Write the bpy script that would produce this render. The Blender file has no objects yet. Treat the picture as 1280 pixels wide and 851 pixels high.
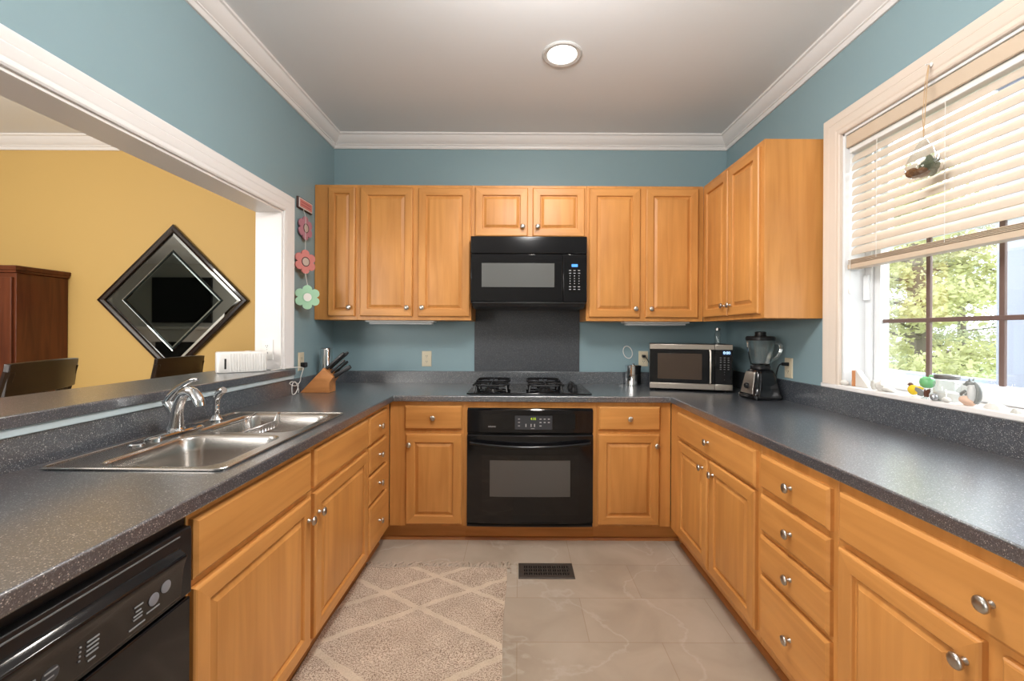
import bpy, bmesh, math, random
from mathutils import Vector, Matrix, noise
random.seed(7)
PI = math.pi
S = bpy.context.scene
COL = S.collection

# ------------------------------------------------------------------ camera
cam_d = bpy.data.cameras.new('camera'); cam = bpy.data.objects.new('camera', cam_d); COL.objects.link(cam)
cam_d.sensor_fit = 'HORIZONTAL'; cam_d.sensor_width = 36.0
cam_d.lens = 545.0 / 1280.0 * 36.0
cam_d.shift_x = -8.0 / 1280.0
cam_d.shift_y = -10.5 / 1280.0
cam_d.clip_start = 0.02
cam.location = (0, 0, 1.30)
cam.rotation_euler = (PI / 2, math.radians(-0.29), 0)
S.camera = cam

# ------------------------------------------------------------------ view, world, lights
S.view_settings.view_transform = 'Standard'; S.view_settings.look = 'None'
S.view_settings.gamma = 1.0; S.view_settings.use_curve_mapping = False
S.view_settings.exposure = 0.0
W = bpy.data.worlds.new('sky'); S.world = W; W.use_nodes = True
bg = W.node_tree.nodes['Background']; bg.inputs[0].default_value = (0.86, 0.93, 1.0, 1); bg.inputs[1].default_value = 5.5

def area(name, loc, target, sx, sy, watts, color=(1, 1, 1), shape='RECTANGLE', spread=PI):
    d = bpy.data.lights.new(name, 'AREA'); d.shape = shape; d.size = sx
    if shape in ('RECTANGLE', 'ELLIPSE'): d.size_y = sy
    d.energy = watts; d.color = color; d.spread = spread
    o = bpy.data.objects.new(name, d); COL.objects.link(o); o.location = loc
    o.rotation_euler = (Vector(target) - Vector(loc)).to_track_quat('-Z', 'Y').to_euler()
    return o
area('window_daylight', (3.0, 1.5, 2.75), (0.6, 1.7, 0.8), 1.4, 1.2, 110, (0.92, 0.97, 1.0))
area('living_room_side_fill', (-3.0, -2.85, 1.5), (0.2, 2.6, 1.2), 2.2, 1.9, 150, (1.0, 0.97, 0.93))  # added unseen fill from the living room side; no window stands there
d = bpy.data.lights.new('dining_fill', 'POINT'); d.energy = 88; d.shadow_soft_size = 0.3; d.color = (1.0, 0.97, 0.92)  # added point fill to lift the dining ceiling; no pendant fixture exists
o = bpy.data.objects.new('dining_fill', d); COL.objects.link(o); o.location = (-3.3, 1.0, 2.15)
d = bpy.data.lights.new('ceiling_bounce_fill', 'POINT'); d.energy = 75; d.shadow_soft_size = 0.18; d.color = (1.0, 0.975, 0.95)  # added fill imitating flash bounced off the ceiling; no pendant hangs here
o = bpy.data.objects.new('ceiling_bounce_fill', d); COL.objects.link(o); o.location = (0.1, 1.12, 2.50)
d = bpy.data.lights.new('mirror_room_fill', 'POINT'); d.energy = 45; d.shadow_soft_size = 0.2  # added fill brightening the room reflected in the mirror, kept out of its view
o = bpy.data.objects.new('mirror_room_fill', d); COL.objects.link(o); o.location = (-4.6, -2.4, 2.5)

# ------------------------------------------------------------------ node helpers / materials
def newmat(name):
    m = bpy.data.materials.new(name); m.use_nodes = True
    nt = m.node_tree; b = nt.nodes['Principled BSDF']
    return m, nt, b
def pbr(name, col, rough=0.5, metal=0.0, spec=0.5, emit=None, es=0.0, trans=0.0, ior=1.45, coat=0.0, bump=0.0, bscale=200.0):
    m, nt, b = newmat(name)
    b.inputs['Base Color'].default_value = (*col, 1); b.inputs['Roughness'].default_value = rough
    b.inputs['Metallic'].default_value = metal; b.inputs['Specular IOR Level'].default_value = spec
    b.inputs['Transmission Weight'].default_value = trans; b.inputs['IOR'].default_value = ior
    b.inputs['Coat Weight'].default_value = coat
    if emit: b.inputs['Emission Color'].default_value = (*emit, 1); b.inputs['Emission Strength'].default_value = es
    n = nt.nodes.new('ShaderNodeTexNoise'); n.inputs['Scale'].default_value = bscale
    tc = nt.nodes.new('ShaderNodeTexCoord'); nt.links.new(tc.outputs['Object'], n.inputs['Vector'])
    if bump:
        bp = nt.nodes.new('ShaderNodeBump'); bp.inputs['Strength'].default_value = bump; bp.inputs['Distance'].default_value = 0.002
        nt.links.new(n.outputs['Fac'], bp.inputs['Height']); nt.links.new(bp.outputs['Normal'], b.inputs['Normal'])
    return m
def ramp(nt, stops):
    r = nt.nodes.new('ShaderNodeValToRGB'); e = r.color_ramp.elements
    while len(e) < len(stops): e.new(0.5)
    for i, (p, c) in enumerate(stops): e[i].position = p; e[i].color = (*c, 1)
    return r
def mapping(nt, scale, coord='Object', rand=False):
    tc = nt.nodes.new('ShaderNodeTexCoord'); mp = nt.nodes.new('ShaderNodeMapping'); mp.inputs['Scale'].default_value = scale
    nt.links.new(tc.outputs[coord], mp.inputs['Vector'])
    if rand:
        oi = nt.nodes.new('ShaderNodeObjectInfo'); mu = nt.nodes.new('ShaderNodeMath'); mu.operation = 'MULTIPLY'; mu.inputs[1].default_value = 37.0
        nt.links.new(oi.outputs['Random'], mu.inputs[0]); nt.links.new(mu.outputs[0], mp.inputs['Location'])
    return mp
def mixrgb(nt, a, b, fac, mode='MIX'):
    m = nt.nodes.new('ShaderNodeMix'); m.data_type = 'RGBA'; m.blend_type = mode
    for s, v in ((m.inputs[6], a), (m.inputs[7], b), (m.inputs[0], fac)):
        if hasattr(v, 'links'): nt.links.new(v, s)
        elif isinstance(v, tuple): s.default_value = (*v, 1)
        else: s.default_value = v
    return m.outputs[2]
def wood(name, horiz, c1, c2, rough=0.38, spec=0.4):
    m, nt, b = newmat(name)
    mp = mapping(nt, (1.1, 15, 15) if horiz else (15, 15, 1.1), rand=True)
    n = nt.nodes.new('ShaderNodeTexNoise'); n.inputs['Scale'].default_value = 1.6; n.inputs['Detail'].default_value = 6; n.inputs['Distortion'].default_value = 0.7
    nt.links.new(mp.outputs[0], n.inputs['Vector'])
    r = ramp(nt, [(0.30, c2), (0.55, c1), (0.8, tuple(min(1, x * 1.10) for x in c1))]); nt.links.new(n.outputs['Fac'], r.inputs[0])
    mp2 = mapping(nt, (1.5, 3, 5) if horiz else (5, 3, 1.5), rand=True)
    n2 = nt.nodes.new('ShaderNodeTexNoise'); n2.inputs['Scale'].default_value = 1.3; n2.inputs['Detail'].default_value = 2
    nt.links.new(mp2.outputs[0], n2.inputs['Vector'])
    r2 = ramp(nt, [(0.3, (0.86, 0.82, 0.78)), (0.7, (1.06, 1.05, 1.04))]); nt.links.new(n2.outputs['Fac'], r2.inputs[0])
    c = mixrgb(nt, r.outputs[0], r2.outputs[0], 1.0, 'MULTIPLY'); nt.links.new(c, b.inputs['Base Color'])
    b.inputs['Roughness'].default_value = rough; b.inputs['Specular IOR Level'].default_value = spec
    return m
MAPLE1, MAPLE2 = (0.590, 0.270, 0.074), (0.515, 0.222, 0.055)
woodV = wood('maple vertical grain', False, MAPLE1, MAPLE2)
woodH = wood('maple horizontal grain', True, MAPLE1, MAPLE2)
shoeW = wood('stained shoe moulding', True, (0.42, 0.17, 0.05), (0.33, 0.12, 0.035))
cherry = wood('dark cherry', False, (0.13, 0.036, 0.014), (0.08, 0.02, 0.008), 0.32)
espresso = wood('espresso wood', True, (0.022, 0.012, 0.009), (0.012, 0.007, 0.006), 0.3)
blockW = wood('knife block wood', True, (0.58, 0.25, 0.085), (0.45, 0.18, 0.055))

def laminate(name, dark, mid, rough, scale=520, f1=0.20, f2=0.42, coat=0.9):
    m, nt, b = newmat(name)
    mp = mapping(nt, (1, 1, 1))
    v = nt.nodes.new('ShaderNodeTexVoronoi'); v.inputs['Scale'].default_value = scale; nt.links.new(mp.outputs[0], v.inputs['Vector'])
    sep = nt.nodes.new('ShaderNodeSeparateColor'); nt.links.new(v.outputs['Color'], sep.inputs[0])
    r = ramp(nt, [(0.0, dark), (0.45, mid), (0.80, tuple(x * 1.6 for x in mid)), (0.91, (f1, f1 * 1.04, f1 * 1.08)), (0.975, (f2, f2, f2))])
    r.color_ramp.interpolation = 'CONSTANT'
    nt.links.new(sep.outputs[0], r.inputs[0]); nt.links.new(r.outputs[0], b.inputs['Base Color'])
    b.inputs['Roughness'].default_value = rough; b.inputs['Specular IOR Level'].default_value = 0.8
    b.inputs['Coat Weight'].default_value = coat; b.inputs['Coat Roughness'].default_value = 0.27; b.inputs['Coat IOR'].default_value = 2.3
    return m
counterM = laminate('speckled laminate', (0.030, 0.036, 0.046), (0.052, 0.061, 0.075), 0.30)
panelM = laminate('dark speckled splash laminate', (0.026, 0.029, 0.036), (0.040, 0.045, 0.055), 0.45, 420, 0.08, 0.14, 0.0)

def paint(name, col, rough=0.55):
    m, nt, b = newmat(name)
    mp = mapping(nt, (1, 1, 1)); n = nt.nodes.new('ShaderNodeTexNoise'); n.inputs['Scale'].default_value = 260; n.inputs['Detail'].default_value = 3
    nt.links.new(mp.outputs[0], n.inputs['Vector'])
    bp = nt.nodes.new('ShaderNodeBump'); bp.inputs['Strength'].default_value = 0.06; bp.inputs['Distance'].default_value = 0.002
    nt.links.new(n.outputs['Fac'], bp.inputs['Height']); nt.links.new(bp.outputs['Normal'], b.inputs['Normal'])
    b.inputs['Base Color'].default_value = (*col, 1); b.inputs['Roughness'].default_value = rough; b.inputs['Specular IOR Level'].default_value = 0.4
    return m
blueP = paint('blue wall paint', (0.245, 0.350, 0.380), 0.42)
yellowP = paint('mustard wall paint', (0.57, 0.375, 0.125), 0.6)
whiteP = paint('ceiling paint', (0.80, 0.81, 0.82), 0.8)
greyP = paint('living room paint', (0.55, 0.55, 0.52), 0.7)
trimP = pbr('white trim enamel', (0.80, 0.77, 0.75), 0.35)
casP = pbr('cream trim enamel', (0.70, 0.60, 0.51), 0.35)

def tile_mat():
    m, nt, b = newmat('marbled floor tile')
    mp = mapping(nt, (1, 1, 1))
    br = nt.nodes.new('ShaderNodeTexBrick'); nt.links.new(mp.outputs[0], br.inputs['Vector'])
    br.inputs['Scale'].default_value = 1.0; br.inputs['Brick Width'].default_value = 0.61; br.inputs['Row Height'].default_value = 0.305
    br.inputs['Mortar Size'].default_value = 0.0022; br.inputs['Mortar Smooth'].default_value = 0.3; br.offset = 0.5
    br.inputs['Color1'].default_value = (1.0, 1.0, 1.0, 1); br.inputs['Color2'].default_value = (0.90, 0.89, 0.88, 1); br.inputs['Mortar'].default_value = (0.80, 0.74, 0.67, 1)
    n = nt.nodes.new('ShaderNodeTexNoise'); n.inputs['Scale'].default_value = 3.2; n.inputs['Detail'].default_value = 8; n.inputs['Distortion'].default_value = 0.8
    nt.links.new(mp.outputs[0], n.inputs['Vector'])
    r = ramp(nt, [(0.25, (0.385, 0.310, 0.235)), (0.5, (0.46, 0.380, 0.295)), (0.75, (0.52, 0.440, 0.350))]); nt.links.new(n.outputs['Fac'], r.inputs[0])
    n2 = nt.nodes.new('ShaderNodeTexNoise'); n2.inputs['Scale'].default_value = 1.5; n2.inputs['Detail'].default_value = 7; n2.inputs['Distortion'].default_value = 0.25
    nt.links.new(mp.outputs[0], n2.inputs['Vector'])
    r2 = ramp(nt, [(0.490, (0, 0, 0)), (0.50, (0.38, 0.38, 0.38)), (0.510, (0, 0, 0))]); nt.links.new(n2.outputs['Fac'], r2.inputs[0])
    c = mixrgb(nt, r.outputs[0], (0.60, 0.55, 0.48), r2.outputs[0])
    c = mixrgb(nt, c, br.outputs['Color'], 1.0, 'MULTIPLY'); nt.links.new(c, b.inputs['Base Color'])
    b.inputs['Roughness'].default_value = 0.42; b.inputs['Specular IOR Level'].default_value = 0.35
    return m
tileM = tile_mat()
carpetM = pbr('living room floor', (0.28, 0.17, 0.09), 0.5)

def rug_mat():
    m, nt, b = newmat('speckled rug with pale lattice')
    tc = nt.nodes.new('ShaderNodeTexCoord')
    wob = nt.nodes.new('ShaderNodeTexNoise'); wob.inputs['Scale'].default_value = 14; nt.links.new(tc.outputs['Object'], wob.inputs['Vector'])
    sx = nt.nodes.new('ShaderNodeSeparateXYZ'); nt.links.new(tc.outputs['Object'], sx.inputs[0])
    def M_(op, a, bb=None):
        n = nt.nodes.new('ShaderNodeMath'); n.operation = op
        for i, v in enumerate((a, bb)):
            if v is None: continue
            if isinstance(v, (int, float)): n.inputs[i].default_value = v
            else: nt.links.new(v, n.inputs[i])
        return n.outputs[0]
    w = M_('MULTIPLY', M_('SUBTRACT', wob.outputs['Fac'], 0.5), 0.035)
    res = None
    for sgn, offs in ((-0.62, (2.32, 2.56)), (0.62, (1.751, 2.04))):
        c = M_('ADD', M_('ADD', sx.outputs[1], M_('MULTIPLY', sx.outputs[0], sgn)), w)
        for o in offs:
            t = M_('ABSOLUTE', M_('SUBTRACT', M_('FRACT', M_('ADD', M_('DIVIDE', M_('SUBTRACT', c, o), 0.79), 20.5)), 0.5))
            l = M_('LESS_THAN', t, 0.021)
            res = l if res is None else M_('MAXIMUM', res, l)
    n = nt.nodes.new('ShaderNodeTexNoise'); n.inputs['Scale'].default_value = 190; n.inputs['Detail'].default_value = 3; nt.links.new(tc.outputs['Object'], n.inputs['Vector'])
    n3 = nt.nodes.new('ShaderNodeTexNoise'); n3.inputs['Scale'].default_value = 9; nt.links.new(tc.outputs['Object'], n3.inputs['Vector'])
    r = ramp(nt, [(0.38, (0.27, 0.19, 0.14)), (0.48, (0.54, 0.42, 0.325)), (0.58, (0.70, 0.575, 0.45))]); nt.links.new(n.outputs['Fac'], r.inputs[0])
    soft = M_('MULTIPLY', res, 0.75)
    c = mixrgb(nt, r.outputs[0], (0.72, 0.60, 0.46), soft)
    r3 = ramp(nt, [(0.3, (0.88, 0.87, 0.86)), (0.7, (1.05, 1.05, 1.05))]); nt.links.new(n3.outputs['Fac'], r3.inputs[0])
    c = mixrgb(nt, c, r3.outputs[0], 1.0, 'MULTIPLY'); nt.links.new(c, b.inputs['Base Color'])
    b.inputs['Roughness'].default_value = 0.95; b.inputs['Specular IOR Level'].default_value = 0.05
    bp = nt.nodes.new('ShaderNodeBump'); bp.inputs['Strength'].default_value = 0.8; bp.inputs['Distance'].default_value = 0.006
    nt.links.new(n.outputs['Fac'], bp.inputs['Height']); nt.links.new(bp.outputs['Normal'], b.inputs['Normal'])
    return m
rugM = rug_mat()
fringeM = pbr('rug fringe yarn', (0.55, 0.45, 0.36), 0.95, spec=0.05)

def thin_glass(name, tint=(1, 1, 1), refl=0.08):
    m = bpy.data.materials.new(name); m.use_nodes = True; nt = m.node_tree
    for n in list(nt.nodes): nt.nodes.remove(n)
    o = nt.nodes.new('ShaderNodeOutputMaterial'); t = nt.nodes.new('ShaderNodeBsdfTransparent'); g = nt.nodes.new('ShaderNodeBsdfGlossy')
    t.inputs[0].default_value = (*tint, 1); g.inputs['Roughness'].default_value = 0.02
    f = nt.nodes.new('ShaderNodeLayerWeight'); f.inputs[0].default_value = 0.25
    mu = nt.nodes.new('ShaderNodeMath'); mu.operation = 'MULTIPLY_ADD'; mu.inputs[1].default_value = 0.55; mu.inputs[2].default_value = refl * 0.5
    nt.links.new(f.outputs['Facing'], mu.inputs[0])
    mx = nt.nodes.new('ShaderNodeMixShader'); nt.links.new(mu.outputs[0], mx.inputs[0]); nt.links.new(t.outputs[0], mx.inputs[1]); nt.links.new(g.outputs[0], mx.inputs[2])
    nt.links.new(mx.outputs[0], o.inputs[0])
    return m
paneM = thin_glass('window glass', (0.97, 0.98, 0.98), 0.03)
vesselM = thin_glass('clear vessel glass', (0.93, 0.95, 0.95), 0.14)
jugM = pbr('moulded jug glass', (0.96, 0.98, 0.98), 0.02, trans=1.0, ior=1.5)
nickel = pbr('brushed nickel', (0.52, 0.49, 0.45), 0.30, 1.0)
chrome = pbr('polished chrome', (0.72, 0.72, 0.73), 0.08, 1.0)
steel = pbr('brushed stainless steel', (0.50, 0.47, 0.44), 0.26, 1.0)
steelW = pbr('appliance stainless trim', (0.62, 0.56, 0.50), 0.28, 1.0)
blackG = pbr('black appliance gloss', (0.006, 0.006, 0.007), 0.09, spec=0.5)
blackS = pbr('black appliance satin', (0.010, 0.010, 0.011), 0.28, spec=0.5)
blackP = pbr('black plastic', (0.010, 0.010, 0.011), 0.35)
iron = pbr('cast iron enamel', (0.008, 0.008, 0.009), 0.25)
blackGlass = pbr('black glass', (0.004, 0.004, 0.005), 0.03, spec=0.6)
screenM = pbr('microwave door screen', (0.115, 0.118, 0.115), 0.18)
ovenWin = pbr('oven window glass', (0.075, 0.072, 0.068), 0.06, spec=0.8)
darkPanel = pbr('charcoal control panel', (0.035, 0.037, 0.042), 0.3)
markM = pbr('pale print', (0.42, 0.42, 0.42), 0.5)
markD = pbr('dim print', (0.16, 0.16, 0.16), 0.5)
whitePl = pbr('white plastic', (0.80, 0.78, 0.75), 0.35)
ivoryPl = pbr('ivory plastic', (0.66, 0.58, 0.42), 0.4)
slotM = pbr('dark slot', (0.02, 0.018, 0.016), 0.6)
aluM = pbr('pale metal strip', (0.58, 0.68, 0.71), 0.35, 0.2)
bronze = pbr('dark bronze register', (0.075, 0.06, 0.05), 0.45, 0.2)
voidM = pbr('black void', (0.002, 0.002, 0.002), 0.9)
lampM = pbr('lit lamp lens', (1, 1, 1), 0.5, emit=(1.0, 0.97, 0.92), es=6.0)
dispB = pbr('blue display', (0.02, 0.1, 0.3), 0.4, emit=(0.08, 0.35, 1.0), es=1.2)
dispG = pbr('green display digits', (0.2, 0.3, 0.0), 0.4, emit=(0.55, 0.75, 0.03), es=0.9)
dispW = pbr('pale display digits', (0.4, 0.6, 0.8), 0.4, emit=(0.55, 0.80, 1.0), es=1.6)
dispBack = pbr('dark blue display', (0.005, 0.015, 0.04), 0.2, emit=(0.02, 0.08, 0.25), es=0.4)
mirrorM = pbr('mirror silver', (0.50, 0.53, 0.52), 0.012, 1.0)
mirrorD = pbr('dark mirror line', (0.03, 0.04, 0.04), 0.05, 0.6)
frameM = pbr('espresso lacquer frame', (0.018, 0.010, 0.008), 0.16, coat=0.5)
muntM = pbr('brown window muntin', (0.155, 0.10, 0.085), 0.5)
vinyl = pbr('white window vinyl', (0.78, 0.79, 0.80), 0.4)
pinkM = pbr('pink painted wood', (0.46, 0.20, 0.25), 0.7)
coralM = pbr('coral painted wood', (0.62, 0.22, 0.20), 0.7)
mintM = pbr('mint painted wood', (0.34, 0.56, 0.38), 0.7)
photoM = pbr('tiny photo print', (0.52, 0.42, 0.36), 0.5)
paleM = pbr('pale print card', (0.75, 0.70, 0.66), 0.6)
darkEdge = pbr('dark wood edge', (0.09, 0.045, 0.04), 0.7)
cordM = pbr('white cable', (0.78, 0.76, 0.72), 0.5)
twine = pbr('jute twine', (0.55, 0.38, 0.22), 0.9)
mossM = pbr('dry moss', (0.085, 0.095, 0.05), 0.95, bump=1.0, bscale=90)
barkM = pbr('bark chips', (0.19, 0.085, 0.035), 0.9, bump=1.0, bscale=90)
stoneM = pbr('white shell', (0.66, 0.64, 0.60), 0.6, bump=0.6, bscale=70)
stoneG = pbr('grey stone', (0.50, 0.49, 0.45), 0.7, bump=0.6, bscale=60)
peachM = pbr('peach stone', (0.72, 0.50, 0.38), 0.6)
terraM = pbr('terracotta', (0.56, 0.24, 0.10), 0.7)
yellowG = pbr('yellow glass', (0.80, 0.56, 0.03), 0.15)
greenG = pbr('green glass', (0.17, 0.46, 0.20), 0.08)
furM = pbr('grey figurine glaze', (0.22, 0.23, 0.22), 0.35)
furW = pbr('white figurine glaze', (0.62, 0.63, 0.62), 0.3)
brownD = pbr('brown enamel', (0.11, 0.045, 0.025), 0.35)
def blind_mat():
    m = bpy.data.materials.new('cream blind slat'); m.use_nodes = True; nt = m.node_tree; b = nt.nodes['Principled BSDF']
    b.inputs['Base Color'].default_value = (0.70, 0.61, 0.51, 1); b.inputs['Roughness'].default_value = 0.35
    tr = nt.nodes.new('ShaderNodeBsdfTranslucent'); tr.inputs[0].default_value = (0.85, 0.70, 0.52, 1)
    mx = nt.nodes.new('ShaderNodeMixShader'); mx.inputs[0].default_value = 0.14
    nt.links.new(b.outputs[0], mx.inputs[1]); nt.links.new(tr.outputs[0], mx.inputs[2]); nt.links.new(mx.outputs[0], nt.nodes['Material Output'].inputs[0])
    return m
slatM = blind_mat()
railM = pbr('cream blind rail', (0.60, 0.48, 0.36), 0.45)
headM = pbr('white head rail', (0.80, 0.80, 0.78), 0.35)
porchM = pbr('white porch paint', (0.36, 0.35, 0.40), 0.6)
deckM = pbr('porch deck', (0.40, 0.38, 0.36), 0.7)
grassM = pbr('lawn', (0.22, 0.30, 0.10), 0.9)
trunkM = pbr('tree bark', (0.16, 0.13, 0.10), 0.9)
def leaf(name, c):
    m = bpy.data.materials.new(name); m.use_nodes = True; nt = m.node_tree; b = nt.nodes['Principled BSDF']
    mp = mapping(nt, (1.4, 1.4, 1.4), rand=True); n = nt.nodes.new('ShaderNodeTexNoise'); n.inputs['Scale'].default_value = 2.0; nt.links.new(mp.outputs[0], n.inputs['Vector'])
    r = ramp(nt, [(0.3, tuple(x * 0.7 for x in c)), (0.7, tuple(min(1, x * 1.25) for x in c))]); nt.links.new(n.outputs['Fac'], r.inputs[0]); nt.links.new(r.outputs[0], b.inputs['Base Color'])
    b.inputs['Roughness'].default_value = 0.7
    tr = nt.nodes.new('ShaderNodeBsdfTranslucent'); nt.links.new(r.outputs[0], tr.inputs[0])
    mx = nt.nodes.new('ShaderNodeMixShader'); mx.inputs[0].default_value = 0.4
    nt.links.new(b.outputs[0], mx.inputs[1]); nt.links.new(tr.outputs[0], mx.inputs[2]); nt.links.new(mx.outputs[0], nt.nodes['Material Output'].inputs[0])
    return m
leafA = leaf('yellow green foliage', (0.58, 0.57, 0.30)); leafB = leaf('olive foliage', (0.48, 0.49, 0.32)); leafC = leaf('grey green foliage', (0.42, 0.43, 0.33))

# ------------------------------------------------------------------ mesh builder
class MB:
    def __init__(s): s.v = []; s.f = []; s.m = []
    def face(s, pts, mi=0):
        i = len(s.v); s.v += [Vector(p) for p in pts]; s.f.append(tuple(range(i, i + len(pts)))); s.m.append(mi); return s
    def box(s, x0, x1, y0, y1, z0, z1, mi=0):
        x0, x1 = sorted((x0, x1)); y0, y1 = sorted((y0, y1)); z0, z1 = sorted((z0, z1))
        i = len(s.v)
        s.v += [Vector((x, y, z)) for z in (z0, z1) for y in (y0, y1) for x in (x0, x1)]
        for q in ((0, 2, 3, 1), (4, 5, 7, 6), (0, 1, 5, 4), (2, 6, 7, 3), (0, 4, 6, 2), (1, 3, 7, 5)):
            s.f.append(tuple(i + k for k in q)); s.m.append(mi)
        return s
    def rings(s, rs, mi=0, cap0=True, cap1=True, closed=False, mis=None):
        i = len(s.v); n = len(rs[0])
        for r in rs: s.v += [Vector(p) for p in r]
        R = len(rs)
        for a in range(R if closed else R - 1):
            b = (a + 1) % R
            for k in range(n):
                k2 = (k + 1) % n
                s.f.append((i + a * n + k, i + a * n + k2, i + b * n + k2, i + b * n + k)); s.m.append(mis(a, k) if mis else mi)
        if not closed:
            if cap0: s.f.append(tuple(i + k for k in reversed(range(n)))); s.m.append(mi if not mis else mis(-1, 0))
            if cap1: s.f.append(tuple(i + (R - 1) * n + k for k in range(n))); s.m.append(mi if not mis else mis(R, 0))
        return s
    def lathe(s, prof, c=(0, 0, 0), axis='Z', seg=24, mi=0, cap=True):
        rs = []
        for r, h in prof:
            ring = []
            for k in range(seg):
                a = 2 * PI * k / seg; p = (r * math.cos(a), r * math.sin(a), h)
                if axis == 'Y': p = (p[0], h, -p[1])
                if axis == '-Y': p = (p[0], -h, p[1])
                if axis == 'X': p = (h, p[0], p[1])
                if axis == '-X': p = (-h, p[0], -p[1])
                ring.append((p[0] + c[0], p[1] + c[1], p[2] + c[2]))
            rs.append(ring)
        return s.rings(rs, mi, cap, cap)
    def tube(s, path, rad, seg=8, mi=0, closed=False):
        P = [Vector(p) for p in path]; n = len(P)
        R = rad if isinstance(rad, (list, tuple)) else [rad] * n
        rs = []; up = None
        for k in range(n):
            if closed: t = P[(k + 1) % n] - P[k - 1]
            else: t = P[min(k + 1, n - 1)] - P[max(k - 1, 0)]
            t.normalize()
            if up is None:
                up = t.orthogonal().normalized()
            up = (up - t * up.dot(t))
            up = up.normalized() if up.length > 1e-5 else t.orthogonal().normalized()
            sd = t.cross(up)
            rs.append([P[k] + (up * math.cos(2 * PI * j / seg) + sd * math.sin(2 * PI * j / seg)) * R[k] for j in range(seg)])
        return s.rings(rs, mi, closed=closed)
    def ball(s, c, r, seg=20, rows=12, mi=0, amp=0.0, sc=20.0):
        if not isinstance(r, (tuple, list)): r = (r, r, r)
        rs = []
        for a in range(1, rows):
            t = PI * a / rows; ring = []
            for k in range(seg):
                p = 2 * PI * k / seg
                d = Vector((math.sin(t) * math.cos(p), math.sin(t) * math.sin(p), -math.cos(t)))
                f = 1 + (amp * noise.noise(Vector((d.x * r[0], d.y * r[1], d.z * r[2])) * sc + Vector(c) * 7) if amp else 0)
                ring.append((c[0] + d.x * r[0] * f, c[1] + d.y * r[1] * f, c[2] + d.z * r[2] * f))
            rs.append(ring)
        return s.rings(rs, mi)
    def prism(s, poly, h0, h1, fn, mi=0):
        return s.rings([[fn(a, b, h0) for a, b in poly], [fn(a, b, h1) for a, b in poly]], mi)
    def cells(s, xs, ys, inc, z0, z1, mi=0):
        nx, ny = len(xs) - 1, len(ys) - 1
        ok = lambda a, b: 0 <= a < nx and 0 <= b < ny and inc((xs[a] + xs[a + 1]) / 2, (ys[b] + ys[b + 1]) / 2)
        i = len(s.v); id_ = lambda a, b, t: i + (b * (nx + 1) + a) * 2 + t
        for b in range(ny + 1):
            for a in range(nx + 1):
                s.v += [Vector((xs[a], ys[b], z0)), Vector((xs[a], ys[b], z1))]
        def F(*q): s.f.append(q); s.m.append(mi)
        for a in range(nx):
            for b in range(ny):
                if not ok(a, b): continue
                F(id_(a, b, 1), id_(a + 1, b, 1), id_(a + 1, b + 1, 1), id_(a, b + 1, 1))
                F(id_(a, b, 0), id_(a, b + 1, 0), id_(a + 1, b + 1, 0), id_(a + 1, b, 0))
                if not ok(a, b - 1): F(id_(a, b, 0), id_(a + 1, b, 0), id_(a + 1, b, 1), id_(a, b, 1))
                if not ok(a, b + 1): F(id_(a + 1, b + 1, 0), id_(a, b + 1, 0), id_(a, b + 1, 1), id_(a + 1, b + 1, 1))
                if not ok(a - 1, b): F(id_(a, b + 1, 0), id_(a, b, 0), id_(a, b, 1), id_(a, b + 1, 1))
                if not ok(a + 1, b): F(id_(a + 1, b, 0), id_(a + 1, b + 1, 0), id_(a + 1, b + 1, 1), id_(a + 1, b, 1))
        return s
    def xf(s, M, start=0):
        for k in range(start, len(s.v)): s.v[k] = M @ s.v[k]
        return s
    def build(s, name, mats, parent=None, bevel=0, smooth=True, seg=2, angle=35):
        if not isinstance(mats, (list, tuple)): mats = [mats]
        me = bpy.data.meshes.new(name); me.from_pydata([tuple(p) for p in s.v], [], s.f)
        for m in mats: me.materials.append(m)
        for p, mi in zip(me.polygons, s.m): p.material_index = mi
        bm = bmesh.new(); bm.from_mesh(me); bmesh.ops.remove_doubles(bm, verts=bm.verts, dist=1e-6)
        loose = [q for q in bm.verts if not q.link_faces]
        bmesh.ops.delete(bm, geom=loose, context='VERTS')
        bmesh.ops.recalc_face_normals(bm, faces=bm.faces); bm.to_mesh(me); bm.free()
        if smooth:
            for p in me.polygons: p.use_smooth = True
            me.set_sharp_from_angle(angle=math.radians(angle))
        o = bpy.data.objects.new(name, me); COL.objects.link(o)
        if parent: o.parent = parent
        if bevel:
            md = o.modifiers.new('bevel', 'BEVEL'); md.width = bevel; md.segments = seg; md.limit_method = 'ANGLE'; md.angle_limit = math.radians(40)
            if smooth: md.harden_normals = False
        return o
def build_boxes(mb, name, mat, parent):
    for k in range(0, len(mb.v), 8):
        q = MB(); q.v = mb.v[k:k + 8]; q.f = [tuple(i - k for i in f) for f in mb.f if k <= f[0] < k + 8]; q.m = [0] * 6
        q.build(name, mat, parent, smooth=False)
def tag(o, label=None, cat=None, group=None, kind=None):
    if label: o['label'] = label
    if cat: o['category'] = cat
    if group: o['group'] = group
    if kind: o['kind'] = kind
    return o
def thing(name, label, cat, loc=(0, 0, 0), rz=0.0, group=None):
    o = bpy.data.objects.new(name, None); COL.objects.link(o); o.location = loc; o.rotation_euler = (0, 0, rz); o.empty_display_size = 0.05
    return tag(o, label, cat, group)
def struct(o, label=None): o['kind'] = 'structure'; return o
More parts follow.
